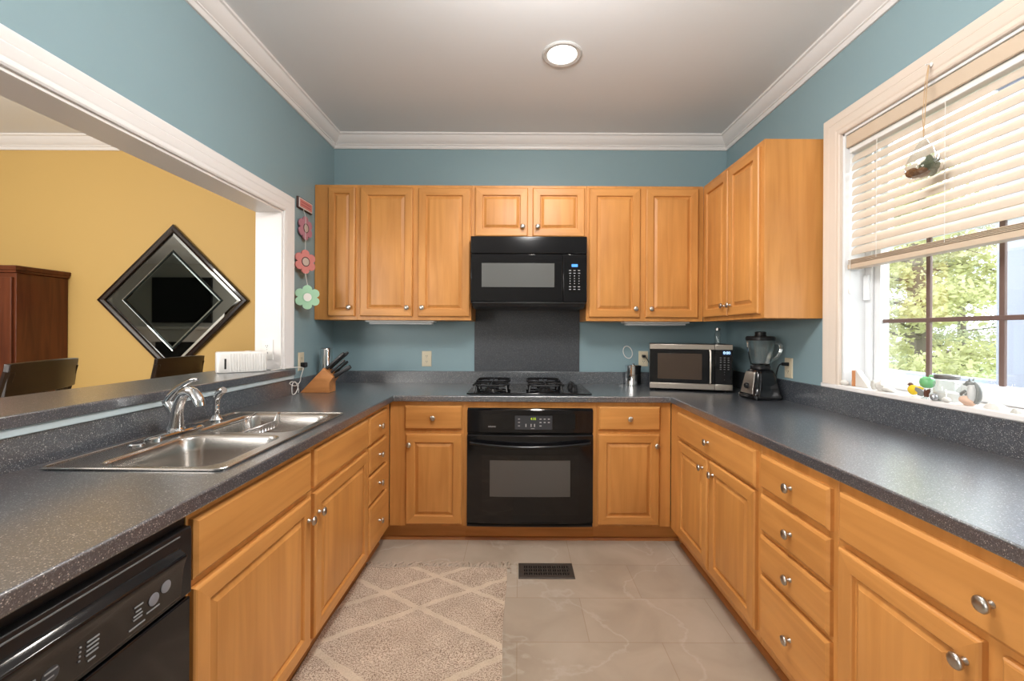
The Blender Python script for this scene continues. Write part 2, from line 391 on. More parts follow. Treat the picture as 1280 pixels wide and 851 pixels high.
def text_mesh(name, body, size, mat, parent, M, depth=0.0004):
    cu = bpy.data.curves.new(name, 'FONT'); cu.body = body; cu.size = size; cu.align_x = 'CENTER'; cu.align_y = 'CENTER'; cu.extrude = depth
    t = bpy.data.objects.new(name, cu); COL.objects.link(t)
    dg = bpy.context.evaluated_depsgraph_get(); me = bpy.data.meshes.new_from_object(t.evaluated_get(dg)); bpy.data.objects.remove(t)
    me.materials.clear(); me.materials.append(mat); me.transform(M)
    o = bpy.data.objects.new(name, me); COL.objects.link(o); o.parent = parent
    return o
def smooth_path(pts, n=8):
    P = [Vector(p) for p in pts]; out = []
    for i in range(len(P) - 1):
        p0 = P[max(i - 1, 0)]; p1 = P[i]; p2 = P[i + 1]; p3 = P[min(i + 2, len(P) - 1)]
        for k in range(n):
            t = k / n
            out.append(0.5 * ((2 * p1) + (p2 - p0) * t + (2 * p0 - 5 * p1 + 4 * p2 - p3) * t * t + (3 * p1 - p0 - 3 * p2 + p3) * t ** 3))
    out.append(P[-1]); return out
def sweep(mb, path, prof, fn, mi=0, side=1):
    """prof (offset, height) swept along a 2D path with mitred corners; fn(a, b, height) -> point"""
    P = [Vector((p[0], p[1])) for p in path]; rs = []
    for i, p in enumerate(P):
        d0 = (P[i] - P[i - 1]).normalized() if i > 0 else None
        d1 = (P[i + 1] - P[i]).normalized() if i < len(P) - 1 else None
        if d0 is None: d0 = d1
        if d1 is None: d1 = d0
        n0 = Vector((-d0.y, d0.x)) * side; n1 = Vector((-d1.y, d1.x)) * side
        m = n0 + n1; m = m / max(1e-6, m.dot(n0))
        rs.append([fn(p.x + m.x * o, p.y + m.y * o, h) for o, h in prof])
    return mb.rings(rs, mi)

# ------------------------------------------------------------------ structure
CZ = 2.775; LX = -1.40; RX = 1.57; WY = 3.297; DY = 3.35; RY = -3.0; FX = -9.0
struct(MB().box(FX, RX + 0.18, RY, 3.45, -0.08, 0.0).build('floor', tileM, smooth=False))
struct(MB().box(FX, RX + 0.18, RY, 3.45, CZ, CZ + 0.1).build('ceiling', whiteP, smooth=False))
struct(MB().box(-1.545, RX + 0.18, WY, WY + 0.15, 0, CZ).build('wall_back', blueP, smooth=False))
struct(MB().box(FX, -1.546, DY, DY + 0.1, 0, CZ).build('wall_dining', yellowP, smooth=False))
wl = MB()
JY = 2.575; SZ = 2.01; BT = 1.032
for a, b, mi in ((-1.40, -1.53, 0), (-1.53, -1.545, 1)):
    wl.box(a, b, JY, WY if mi == 0 else DY, 0, CZ, mi); wl.box(a, b, -0.6, JY, SZ, CZ, mi); wl.box(a, b, -0.6, JY, 0, BT, mi)
struct(wl.build('wall_left', [blueP, yellowP], smooth=False))
WY0, WY1, WZ0, WZ1 = 0.98, 2.115, 1.035, 2.265
wr = MB().box(RX, RX + 0.18, RY, WY0, 0, CZ).box(RX, RX + 0.18, WY1, WY, 0, CZ).box(RX, RX + 0.18, WY0, WY1, 0, WZ0).box(RX, RX + 0.18, WY0, WY1, WZ1, CZ)
struct(wr.build('wall_right', blueP, smooth=False))
struct(MB().box(FX, RX + 0.18, RY - 0.1, RY, 0, CZ).build('wall_rear', greyP, smooth=False))
struct(MB().box(FX - 0.1, FX, RY, 3.45, 0, CZ).build('wall_far', greyP, smooth=False))

# crown moulding
crown = [(0, CZ), (0.078, CZ), (0.078, CZ - 0.012), (0.068, CZ - 0.016), (0.060, CZ - 0.030), (0.046, CZ - 0.050), (0.030, CZ - 0.064), (0.024, CZ - 0.068), (0.024, CZ - 0.074), (0.017, CZ - 0.077), (0.014, CZ - 0.092), (0.010, CZ - 0.098), (0, CZ - 0.098)]
mb = MB(); sweep(mb, [(RX, RY), (RX, WY), (LX, WY), (LX, -0.6)], crown, lambda a, b, h: (a, b, h))
struct(mb.build('trim_1', trimP, angle=25))
mb = MB(); sweep(mb, [(-1.546, DY), (FX, DY)], crown, lambda a, b, h: (a, b, h))
struct(mb.build('trim_2', trimP, angle=25))
# casing and lining of the pass-through
casing = [(0, 0), (0, 0.014), (0.006, 0.018), (0.014, 0.018), (0.018, 0.012), (0.026, 0.012), (0.034, 0.017), (0.058, 0.024), (0.064, 0.018), (0.070, 0.022), (0.096, 0.026), (0.102, 0.022), (0.102, 0)]
mb = MB(); sweep(mb, [(-0.6, SZ), (JY, SZ), (JY, 1.0725)], casing, lambda a, b, h: (LX + h, a, b))
mb.box(LX + 0.004, -1.548, JY - 0.012, JY, 1.0725, SZ - 0.012); mb.box(LX + 0.004, -1.548, -0.6, JY, SZ - 0.012, SZ)
struct(mb.build('trim_3', trimP, angle=25))
# window casing and stool
mb = MB(); sweep(mb, [(WY1, 1.052), (WY1, WZ1), (WY0, WZ1), (WY0, 1.052)], [(o * 1.02, h) for o, h in casing], lambda a, b, h: (RX - h, a, b), side=-1)
struct(mb.build('trim_4', casP, angle=25))

# window
win = thing('window_1', None, None); struct(win)
mb = MB()
for (a0, a1, b0, b1) in ((WY1 - 0.012, WY1, WZ0, WZ1), (WY0, WY0 + 0.012, WZ0, WZ1), (WY0, WY1, WZ1 - 0.012, WZ1)):
    mb.box(RX, RX + 0.18, a0, a1, b0, b1)
mb.box(RX + 0.10, RX + 0.112, WY1 - 0.05, WY1 - 0.012, WZ0, WZ1); mb.box(RX + 0.125, RX + 0.137, WY1 - 0.045, WY1 - 0.012, WZ0, WZ1)
mb.box(RX + 0.085, RX + 0.10, WY1 - 0.045, WY1 - 0.02, 1.46, 1.58)
mb.build('window_frame', vinyl, win, 0.002)
mb = MB(); sx0, sx1 = RX + 0.115, RX + 0.155
mb.box(sx0, sx1, WY1 - 0.085, WY1 - 0.035, 1.055, 1.74); mb.box(sx0, sx1, WY0 + 0.03, WY0 + 0.085, 1.055, 1.74)
mb.box(sx0, sx1, WY0 + 0.085, WY1 - 0.085, 1.055, 1.118); mb.box(sx0, sx1, WY0 + 0.085, WY1 - 0.085, 1.70, 1.74)
mb.build('sash', vinyl, win, 0.003)
mb = MB()
mb.box(sx1, sx1 + 0.03, WY1 - 0.075, WY1 - 0.03, 1.70, WZ1 - 0.012); mb.box(sx1, sx1 + 0.03, WY0 + 0.03, WY0 + 0.08, 1.70, WZ1 - 0.012); mb.box(sx1, sx1 + 0.03, WY0 + 0.08, WY1 - 0.08, 2.20, WZ1 - 0.012)
mb.build('sash', vinyl, win, 0.003)
mb = MB()
for y in (1.808, 1.532, 1.256): mb.box(sx0 + 0.012, sx0 + 0.024, y - 0.009, y + 0.009, 1.118, 1.70)
mb.box(sx0 + 0.011, sx0 + 0.023, WY0 + 0.085, WY1 - 0.085, 1.350, 1.368)
mb.build('muntins', muntM, win, 0.002)
MB().box(sx0 + 0.016, sx0 + 0.020, WY0 + 0.08, WY1 - 0.08, 1.115, 1.705).build('pane', paneM, win, smooth=False)
MB().box(sx1 + 0.012, sx1 + 0.016, WY0 + 0.075, WY1 - 0.07, 1.705, 2.205).build('pane', paneM, win, smooth=False)
mb = MB().cells([RX - 0.021, RX - 0.0005, RX + 0.19], [WY0 - 0.12, WY0 + 0.0005, WY1 - 0.0005, WY1 + 0.12], lambda x, y: x < RX - 0.0005 or WY0 < y < WY1, 1.030, 1.052)
mb.build('window_sill', trimP, win, 0.005, seg=3)

# ------------------------------------------------------------------ cabinet builders
def rect(x0, x1, z0, z1, ins, y): return [(x0 + ins, y, z0 + ins), (x1 - ins, y, z0 + ins), (x1 - ins, y, z1 - ins), (x0 + ins, y, z1 - ins)]
DOOR = [(0, 0.0), (0, -0.013), (0.003, -0.017), (0.007, -0.019), (0.050, -0.019), (0.053, -0.016), (0.055, -0.0085), (0.060, -0.0080), (0.076, -0.0160), (0.0775, -0.0176), (0.079, -0.0178)]
DOORN = [(0, 0.0), (0, -0.013), (0.003, -0.017), (0.007, -0.019), (0.038, -0.019), (0.041, -0.016), (0.043, -0.0085), (0.047, -0.0080), (0.059, -0.0160), (0.060, -0.0176), (0.061, -0.0178)]
def knob(x, z, parent, y=-0.019):
    mb = MB(); mb.lathe([(0.0075, 0.0), (0.0075, 0.002), (0.0052, 0.004), (0.0048, 0.013), (0.010, 0.0165), (0.0155, 0.019), (0.0165, 0.0225), (0.0145, 0.026), (0.0085, 0.0285), (0.002, 0.0292)], (x, y, z), '-Y', 20)
    return mb.build('knob', nickel, parent, angle=50)
def door(x0, x1, z0, z1, parent, kx, kz, prof=None, name='door'):
    prof = prof or (DOOR if x1 - x0 > 0.25 else DOORN)
    mb = MB(); R = len(prof)
    mis = lambda a, k: 1 if (0 <= a < 6 and k in (0, 2)) else 0
    mb.rings([rect(x0, x1, z0, z1, i, y) for i, y in prof], mis=mis)
    o = mb.build(name, [woodV, woodH], parent, angle=20)
    if kx is not None: knob(kx, kz, o)
    return o
DRAW = [(0, 0.0), (0, -0.0115), (0.002, -0.0135), (0.0075, -0.0175), (0.0095, -0.019)]
def drawer(x0, x1, z0, z1, parent, k=True, name='drawer'):
    mb = MB().rings([rect(x0, x1, z0, z1, i, y) for i, y in DRAW]); o = mb.build(name, woodH, parent, angle=15)
    if k: knob((x0 + x1) / 2 if k is True else k, (z0 + z1) / 2, o)
    return o
def base_body(w0, w1, parent, depth=0.60, t0=0.0, t1=0.0):
    """carcass with face frame, set-back toe kick and shoe moulding (local x across the front, y into the wall)"""
    MB().box(w0, w1, 0, depth, 0.112, 0.876).build('cabinet_body', woodV, parent, 0.0015)
    mb = MB().box(w0 - t0, w1 + t1, 0.072, 0.09, 0.0, 0.112)
    if t0: mb.box(w0 - t0 - 0.018, w0 - t0, 0.0, 0.09, 0.0, 0.112)
    if t1: mb.box(w1 + t1, w1 + t1 + 0.018, 0.0, 0.09, 0.0, 0.112)
    mb.build('toe_kick', woodH, parent)
    MB().prism([(0, 0), (0.016, 0), (0.014, 0.008), (0.008, 0.015), (0, 0.018)], w0 - t0, w1 + t1, lambda a, b, h: (h, 0.072 - a, b)).build('shoe_moulding', shoeW, parent)

D0, D1, R0, R1 = 0.122, 0.683, 0.705, 0.850     # door and drawer heights of the base units
BFY = 2.668; LFX = -0.785; RFX = 0.937
# back run
c = thing('base_cabinet', 'maple base cabinet with one drawer over one door, left of the oven', 'cabinet', (0, BFY, 0))
base_body(-0.783, -0.327, c, t0=0.073); drawer(-0.690, -0.342, R0, R1, c); door(-0.682, -0.342, D0 + 0.006, D1 - 0.005, c, -0.660, 0.615)
c = thing('base_cabinet', 'maple base cabinet with one drawer over one door, right of the oven', 'cabinet', (0, BFY, 0))
base_body(0.476, 0.935, c, t1=0.073); drawer(0.492, 0.866, R0, R1, c); door(0.489, 0.863, D0 + 0.006, D1 - 0.002, c, 0.842, 0.615)
c = thing('oven_cabinet', 'maple cabinet frame around the black wall oven', 'cabinet', (0, BFY, 0))
mb = MB().box(-0.327, -0.309, 0, 0.60, 0.112, 0.876).box(0.458, 0.476, 0, 0.60, 0.112, 0.876).box(-0.309, 0.458, 0, 0.60, 0.836, 0.876)
mb.build('cabinet_body', woodV, c, 0.001)
MB().box(-0.309, 0.458, 0, 0.60, 0.098, 0.112).build('cabinet_floor', woodH, c)
MB().box(-0.327, 0.476, 0.072, 0.09, 0, 0.098).build('toe_kick', woodH, c)
MB().prism([(0, 0), (0.016, 0), (0.014, 0.008), (0.008, 0.015), (0, 0.018)], -0.327, 0.476, lambda a, b, h: (h, 0.072 - a, b)).build('shoe_moulding', shoeW, c)
# left run: local x = world Y, faces +X
c = thing('drawer_cabinet', 'maple four-drawer base cabinet in the left corner beside the sink cabinet', 'cabinet', (LFX, 0, 0), PI / 2)
base_body(2.252, 2.664, c, 0.58)
for z0, z1 in ((R0, R1), (0.550, 0.690), (0.392, 0.535), (0.135, 0.377)): drawer(2.264, 2.562, z0, z1, c)
c = thing('sink_cabinet', 'wide maple base cabinet with two doors under the sink', 'cabinet', (LFX, 0, 0), PI / 2)
base_body(1.032, 2.250, c, 0.58)
# leave room for the bowls: the carcass is lower than its face frame
body = [o for o in c.children if o.name.startswith('cabinet_body')][0]
bpy.data.objects.remove(body)
mb = MB().box(1.032, 2.250, 0, 0.02, 0.112, 0.876).box(1.032, 1.05, 0.02, 0.58, 0.112, 0.876).box(2.232, 2.250, 0.02, 0.58, 0.112, 0.876).box(1.05, 2.232, 0.02, 0.58, 0.112, 0.13).box(1.05, 2.232, 0.57, 0.58, 0.13, 0.876)
mb.build('cabinet_body', woodV, c, 0.0015)
for (a, b) in ((1.040, 1.624), (1.656, 2.240)): drawer(a, b, R0, R1, c, False, 'false_drawer_front')
door(1.040, 1.624, D0 + 0.010, D1, c, 1.598, 0.605); door(1.656, 2.240, D0 + 0.010, D1, c, 1.682, 0.605)
# right run: local x = -world Y, faces -X
c = thing('base_cabinet', 'maple base cabinet with one wide drawer over two doors, below the blender', 'cabinet', (RFX, 0, 0), -PI / 2)
base_body(-2.664, -1.672, c, 0.60); drawer(-2.520, -1.694, R0 - 0.005, R1 - 0.006, c, -2.103)
door(-2.506, -2.122, D0 + 0.026, D1, c, -2.166, 0.632); door(-2.098, -1.694, D0 + 0.026, D1 + 0.004, c, -2.050, 0.632)
c = thing('drawer_cabinet', 'maple four-drawer base cabinet below the window counter', 'cabinet', (RFX, 0, 0), -PI / 2)
base_body(-1.670, -1.272, c, 0.60)
for z0, z1 in ((0.716, 0.842), (0.556, 0.692), (0.404, 0.538), (0.150, 0.386)): drawer(-1.656, -1.290, z0, z1, c, -1.466)
c = thing('base_cabinet', 'maple base cabinet with a long drawer over doors, nearest the camera on the right', 'cabinet', (RFX, 0, 0), -PI / 2)
base_body(-1.270, -0.424, c, 0.60); drawer(-1.252, -0.442, R0 + 0.005, R1 - 0.004, c, -0.843)
door(-1.252, -0.866, D0 + 0.012, D1 + 0.006, c, -0.892, 0.632); door(-0.828, -0.442, D0 + 0.012, D1 + 0.006, c, -0.802, 0.632)
# uppers
UY = 2.984; UZ0, UZ1 = 1.378, 2.302
def upper(label, x0, x1, z0=UZ0, depth=0.311, loc=(0, UY, 0), rz=0):
    c = thing('wall_cabinet', label, 'cabinet', loc, rz)
    MB().box(x0, x1, 0, depth, z0, UZ1).build('cabinet_body', woodV, c, 0.0015)
    return c
c = upper('narrow maple wall cabinet with a single door at the far left', -1.397, -1.101); door(-1.300, -1.116, 1.403, 2.280, c, -1.149, 1.462)
c = upper('two-door maple wall cabinet left of the black microwave hood', -1.100, -0.323); door(-1.082, -0.724, 1.403, 2.280, c, -0.757, 1.462); door(-0.686, -0.332, 1.403, 2.280, c, -0.655, 1.462)
c = upper('short two-door maple wall cabinet above the microwave hood', -0.322, 0.461, 1.938); door(-0.299, 0.061, 1.952, 2.283, c, 0.026, 2.015); door(0.093, 0.448, 1.952, 2.283, c, 0.128, 2.015)
c = upper('two-door maple wall cabinet right of the microwave hood', 0.462, 1.262); door(0.479, 0.828, 1.403, 2.282, c, 0.795, 1.462); door(0.866, 1.224, 1.403, 2.282, c, 0.900, 1.462)
c = upper('two-door maple wall cabinet on the window wall with a plain end panel', -2.982, -2.245, depth=0.305, loc=(1.264, 0, 0), rz=-PI / 2)
door(-2.950, -2.612, 1.403, 2.276, c, -2.645, 1.466); door(-2.598, -2.275, 1.403, 2.276, c, -2.565, 1.466)

# ------------------------------------------------------------------ worktop
CT0, CT1 = 0.8765, 0.914
LE, RE, BE = -0.752, 0.918, 2.633
SX0, SX1, SY0, SY1 = -1.315, -0.815, 1.205, 2.025      # sink cut-out
ct = thing('countertop', 'dark grey speckled U-shaped worktop over the base cabinets', 'countertop')
xs = [-1.375, SX0 + .01, SX1 - .01, LE, RE, 1.552]; ys = [0.385, 0.42, SY0 + .01, SY1 - .01, BE, 3.277]
def inc(x, y):
    if SX0 + .01 < x < SX1 - .01 and SY0 + .01 < y < SY1 - .01: return False
    if x < LE: return True
    if x > RE: return y > 0.42
    return y > BE
MB().cells(xs, ys, inc, CT0, CT1).build('worktop', counterM, ct, 0.005, seg=3)
MB().box(-1.375, 1.552, 3.277, 3.296, CT0, 1.003).build('backsplash', counterM, ct, 0.003)
MB().box(1.552, 1.5695, 0.42, 3.277, CT0, 1.0295).build('backsplash', counterM, ct, 0.002)
MB().box(-1.3995, -1.375, 0.385, 2.66, CT0, 1.0075).box(-1.3995, -1.375, 2.66, 3.277, CT0, 1.003).build('backsplash', counterM, ct, 0.002)
bt = thing('bar_top', 'raised speckled bar ledge running along the pass-through behind the sink', 'counter')
MB().cells([-1.75, -1.372, -1.357], [-0.6, 2.562, 2.662], lambda x, y: y < 2.562 or x > -1.372, 1.033, 1.070).build('ledge', counterM, bt, 0.005, seg=3)
o = MB().box(-1.3995, -1.366, -0.6, 2.66, 1.0085, 1.0325).build('edge_strip', aluM, bt, 0.003); o['label'] = 'pale metal strip under the ledge'
tag(MB().box(-0.331, 0.461, 3.2895, 3.2965, 1.004, 1.475).build('splash_panel', panelM), 'dark speckled splash panel on the wall behind the cooktop', 'panel')

# ------------------------------------------------------------------ wall oven
ov = thing('wall_oven', 'black built-in wall oven with a curved door handle', 'oven', (0.0745, BFY, 0))
MB().box(-0.3825, 0.3825, 0.0, 0.55, 0.114, 0.834).build('oven_body', blackS, ov)
def bulge(x, amt): return amt * (1 - (x / 0.3825) ** 2)
def bowed(z0, z1, x0, x1, y0, amt, mi=0, n=20, dz1=0.0, dz0=0.0):
    rs = []
    for k in range(n + 1):
        x = x0 + (x1 - x0) * k / n; q = bulge(x, 1.0); yf = -y0 - amt * q
        rs.append([(x, 0.0, z0 - dz0 * q), (x, yf + 0.004, z0 - dz0 * q), (x, yf, z0 + 0.004 - dz0 * q), (x, yf, z1 - 0.006 + dz1 * q), (x, yf + 0.006, z1 + dz1 * q), (x, 0.0, z1 + dz1 * q)])
    return MB().rings(rs, mi)
bowed(0.688, 0.826, -0.3825, 0.3825, 0.016, 0.018, dz1=0.008).build('control_panel', blackG, ov, angle=40)
fy = lambda x, y0=0.016, amt=0.018: -y0 - bulge(x, amt)
def patch(name, x0, x1, z0, z1, mat, par, lift, y0=0.016, amt=0.018, n=10):
    rs = []
    for k in range(n + 1):
        x = x0 + (x1 - x0) * k / n; y = fy(x, y0, amt)
        rs.append([(x, y + 0.001, z0), (x, y - lift, z0), (x, y - lift, z1), (x, y + 0.001, z1)])
    return MB().rings(rs).build(name, mat, par)
patch('panel_window', -0.288, 0.288, 0.714, 0.803, blackGlass, ov, 0.0010)
kp = patch('keypad', -0.093, 0.133, 0.712, 0.795, darkPanel, ov, 0.0016)
def facing(x, y, z): return Matrix.Translation((x, y, z)) @ Matrix.Rotation(PI / 2, 4, 'X')
text_mesh('clock_digits', '4:35', 0.020, dispG, kp, facing(0.018, fy(0.018) - 0.0022, 0.776))
mb = MB()
for x in (-0.068,):
    for z in (0.775, 0.755, 0.734): mb.box(x - 0.006, x + 0.006, fy(x) - 0.0024, fy(x), z - 0.0022, z + 0.0022)
for x in (0.062, 0.087, 0.112):
    for z in (0.775, 0.755, 0.734):
        if z > 0.74 or x < 0.07: mb.box(x - 0.006, x + 0.006, fy(x) - 0.0024, fy(x), z - 0.003, z + 0.003)
for x in (-0.026, 0.005, 0.026):
    mb.box(x - 0.003, x + 0.003, fy(x) - 0.0024, fy(x), 0.728, 0.746)
mb.box(0.004, 0.026, fy(0.015) - 0.0024, fy(0.015), 0.716, 0.719)
build_boxes(mb, 'key_mark', markM, kp)
text_mesh('brand_lettering', 'KENMORE', 0.012, markM, ov, facing(-0.226, fy(-0.226) - 0.0014, 0.727))
dr = bowed(0.140, 0.676, -0.3825, 0.3825, 0.022, 0.016).build('oven_door', blackG, ov, angle=40)
patch('window_surround', -0.292, 0.296, 0.195, 0.560, blackGlass, dr, 0.0010, 0.022, 0.016)
patch('oven_window', -0.243, 0.243, 0.306, 0.525, ovenWin, dr, 0.0018, 0.022, 0.016)
pts = [(x, -0.052 - bulge(x, 0.030) , 0.634 - 0.020 * (1 - (x / 0.36) ** 2)) for x in [(-0.355 + 0.71 * k / 24) for k in range(25)]]
mb = MB(); mb.tube([(-0.360, -0.022, 0.640)] + pts + [(0.360, -0.022, 0.640)], [0.010] + [0.0115] * 25 + [0.010], 12)
mb.build('door_handle', blackG, dr)
bowed(0.114, 0.134, -0.3825, 0.3825, 0.012, 0.006).build('bottom_trim', blackS, ov, angle=40)

# ------------------------------------------------------------------ cooktop
ck = thing('cooktop', 'black gas cooktop set into the worktop above the oven', 'cooktop', (0.069, 2.945, CT1))
MB().box(-0.388, 0.388, -0.255, 0.255, 0.0005, 0.009).build('glass_plate', blackGlass, ck, 0.004)
for (x, y, r) in ((-0.240, -0.115, 0.045), (-0.240, 0.125, 0.036), (0.105, -0.115, 0.036), (0.105, 0.125, 0.045)):
    mb = MB(); mb.lathe([(r + 0.03, 0.009), (r + 0.028, 0.012), (r + 0.004, 0.013), (r, 0.018), (r, 0.024), (r - 0.006, 0.028), (0.004, 0.029)], (x, y, 0), seg=24)
    b = mb.build('burner', iron, ck)
    mb = MB(); g = 0.112; zt = 0.050
    loop = [(x + sx * g, y + sy * g * 0.92, zt) for sx, sy in ((-1, -.7), (-.7, -1), (.7, -1), (1, -.7), (1, .7), (.7, 1), (-.7, 1), (-1, .7))]
    mb.tube(loop, 0.0062, 6, closed=True)
    for dx, dy in ((1, 0), (-1, 0), (0, 1), (0, -1)):
        mb.tube([(x + dx * g, y + dy * g * 0.92, zt), (x + dx * 0.055, y + dy * 0.055, zt + 0.004), (x + dx * 0.028, y + dy * 0.026, zt)], 0.0055, 6)
    for sx in (-1, 1):
        for sy in (-1, 1):
            mb.tube([(x + sx * g * .86, y + sy * g * .80, zt), (x + sx * g * .92, y + sy * g * .86, 0.0095)], 0.0062, 6)
    mb.build('grate', iron, ck)
for k in range(4):
    x, y = 0.290 + (0.012 if k % 2 else 0), -0.15 + 0.088 * k
    mb = MB(); mb.lathe([(0.026, 0.009), (0.026, 0.014), (0.021, 0.017), (0.019, 0.034), (0.015, 0.037), (0.003, 0.0375)], (x, y, 0), seg=20)
    mb.box(x - 0.005, x + 0.005, y - 0.02, y + 0.02, 0.030, 0.042)
    mb.build('control_knob', blackP, ck)

# ------------------------------------------------------------------ over-the-range microwave
mw = thing('microwave_hood', 'black over-the-range microwave hood mounted below the short cabinet', 'microwave', (0.067, 2.893, 0))
MB().box(-0.386, 0.386, 0.022, 0.398, 1.492, 1.9365).build('hood_body', blackS, mw, 0.002)
MB().box(-0.386, 0.386, 0.0, 0.022, 1.822, 1.936).build('vent_panel', blackG, mw, 0.004)
d = MB().box(-0.386, 0.225, -0.002, 0.022, 1.500, 1.818).build('hood_door', blackG, mw, 0.005)
MB().box(-0.313, 0.170, -0.004, 0.0, 1.598, 1.757).build('door_screen', screenM, d, 0.001)
pts = [(x, -0.006, 1.805) for x in (-0.37, 0.215)]
cp = MB().box(0.227, 0.386, -0.002, 0.022, 1.500, 1.818).build('control_panel', blackG, mw, 0.005)
MB().box(0.284, 0.324, -0.0035, -0.001, 1.734, 1.752).build('display', dispB, cp)
mb = MB()
for x in (0.274, 0.303, 0.333):
    for i, z in enumerate((1.710, 1.692, 1.674, 1.657, 1.640, 1.623, 1.602, 1.585)):
        w = 0.007 if i < 2 or i > 5 else 0.003
        mb.box(x - w, x + w, -0.0032, -0.001, z - 0.002, z + 0.0025)
build_boxes(mb, 'key_mark', markM, cp)
mb = MB(); mb.rings([[(x, 0.02, 1.499), (x, -0.012, 1.499), (x, -0.014, 1.494), (x, 0.004, 1.468), (x, 0.06, 1.458), (x, 0.36, 1.462), (x, 0.36, 1.492), (x, 0.022, 1.492)] for x in (-0.372, 0.372)])
mb.build('hood_lip', blackS, mw, 0.002)

# ------------------------------------------------------------------ under-cabinet lights
for label, x0, x1 in (('white under-cabinet light strip left of the cooktop', -1.065, -0.585), ('white under-cabinet light strip right of the cooktop', 0.735, 1.19)):
    t = thing('cabinet_light', label, 'light', ((x0 + x1) / 2, 3.08, UZ0)); h = (x1 - x0) / 2
    MB().box(-h, h, -0.05, 0.05, -0.012, -0.0005).build('housing', whitePl, t, 0.003)
    MB().box(-h + 0.02, h - 0.02, -0.035, 0.04, -0.028, -0.012).build('diffuser', pbr('unlit diffuser', (0.62, 0.64, 0.64), 0.4), t, 0.006)

# ------------------------------------------------------------------ sink
sk = thing('kitchen_sink', 'double-bowl stainless steel sink set in the left worktop', 'sink', (0, 0, CT1))
def rrect(x0, x1, y0, y1, r, z, n=6):
    out = []
    for cx, cy, a0 in ((x1 - r, y1 - r, 0), (x0 + r, y1 - r, PI / 2), (x0 + r, y0 + r, PI), (x1 - r, y0 + r, 1.5 * PI)):
        for k in range(n + 1):
            a = a0 + PI / 2 * k / n; out.append((cx + r * math.cos(a), cy + r * math.sin(a), z))
    return out
bowls = ((-1.205, -0.850, 1.222, 1.600), (-1.235, -0.850, 1.640, 2.002))
def bowl(x0, x1, y0, y1):
    mb = MB(); dz = -0.18
    prof = [(0, 0.004), (0.006, 0.0025), (0.010, -0.006), (0.016, -0.05), (0.024, dz + 0.03), (0.036, dz + 0.008), (0.06, dz)]
    mb.rings([rrect(x0 + i, x1 - i, y0 + i, y1 - i, 0.060 - min(0.02, i * .3), z) for i, z in prof], cap0=False)
    return mb
sx0_, sx1_, sy0_, sy1_ = SX0 - 0.003, SX1 + 0.004, SY0 - 0.008, SY1 + 0.010
# deck: strips around the bowls, with mitred rounded bowl corners filled
mb = MB()
def ringdeck(outer, inner, z=0.004):
    n = len(outer)
    i = len(mb.v)
    mb.v += [Vector(p) for p in outer] + [Vector(p) for p in inner]
    for k in range(n):
        k2 = (k + 1) % n; mb.f.append((i + k, i + k2, i + n + k2, i + n + k)); mb.m.append(0)
ym = 1.620
for (x0, x1, y0, y1), (oy0, oy1) in zip(bowls, ((sy0_, ym), (ym, sy1_))):
    inner = rrect(x0, x1, y0, y1, 0.060, 0.004)
    n = 7; outer = []
    for (cx, cy), (ax, ay), (bx, by) in (((sx1_, oy1), (sx1_, y1), (x1, oy1)), ((sx0_, oy1), (x0, oy1), (sx0_, y1)), ((sx0_, oy0), (sx0_, y0), (x0, oy0)), ((sx1_, oy0), (x1, oy0), (sx1_, y0))):
        for k in range(n):
            t = k / (n - 1)
            if t <= 0.5: p = (ax + (cx - ax) * t * 2, ay + (cy - ay) * t * 2)
            else: p = (cx + (bx - cx) * (t * 2 - 1), cy + (by - cy) * (t * 2 - 1))
            outer.append((p[0], p[1], 0.004))
    ringdeck(outer, inner)
# raised outer rim bead
bead = [(sx0_, sy0_), (sx1_, sy0_), (sx1_, sy1_), (sx0_, sy1_)]
mb.tube(rrect(sx0_, sx1_, sy0_, sy1_, 0.025, 0.0042, 5), 0.0040, 8, closed=True)
mb.build('sink_rim', steel, sk)
for b in bowls:
    o = bowl(*b).build('bowl', steel, sk, angle=60)
    cx, cy = (b[0] + b[1]) / 2, (b[2] + b[3]) / 2
    MB().lathe([(0.056, 0.0), (0.054, 0.003), (0.042, 0.002), (0.036, -0.004), (0.002, -0.004)], (cx, cy, -0.1795)).build('drain', chrome, o)
MB().lathe([(0.024, 0.0045), (0.024, 0.007), (0.020, 0.0105), (0.003, 0.011)], (-1.268, 1.45, 0)).build('hole_cover', chrome, sk)
# faucet
fc = thing('faucet', 'chrome single-lever faucet standing behind the sink bowls', 'faucet', (-1.272, 1.620, CT1 + 0.0045))
mb = MB(); rs = [[(p[0] , p[1], z) for p in rrect(-0.030, 0.030, -0.125, 0.125, 0.029, 0)] for z in (0, 0.006)] + [rrect(-0.024, 0.024, -0.117, 0.117, 0.023, 0.011)]
mb.rings(rs).build('base_plate', chrome, fc)
body = smooth_path([(0, 0, 0.008), (0.006, -0.004, 0.05), (0.020, -0.012, 0.105), (0.050, -0.026, 0.150), (0.092, -0.042, 0.158), (0.122, -0.052, 0.132), (0.130, -0.055, 0.108)], 7)
nb = len(body)
MB().tube(body, [0.030 - 0.010 * min(1, k / (nb * .25)) - 0.002 * k / nb for k in range(nb)], 14).build('spout', chrome, fc, angle=60)
MB().lathe([(0.028, 0.006), (0.030, 0.012), (0.024, 0.03), (0.020, 0.05)], (0, 0, 0.005)).build('collar', chrome, fc)
hd = smooth_path([(-0.030, 0.002, 0.112), (-0.010, -0.004, 0.140), (0.030, -0.018, 0.172), (0.085, -0.034, 0.200), (0.112, -0.040, 0.204)], 7); nh = len(hd)
mb = MB().tube(hd, [0.021 - 0.0165 * (k / (nh - 1)) ** 0.8 for k in range(nh)], 12)
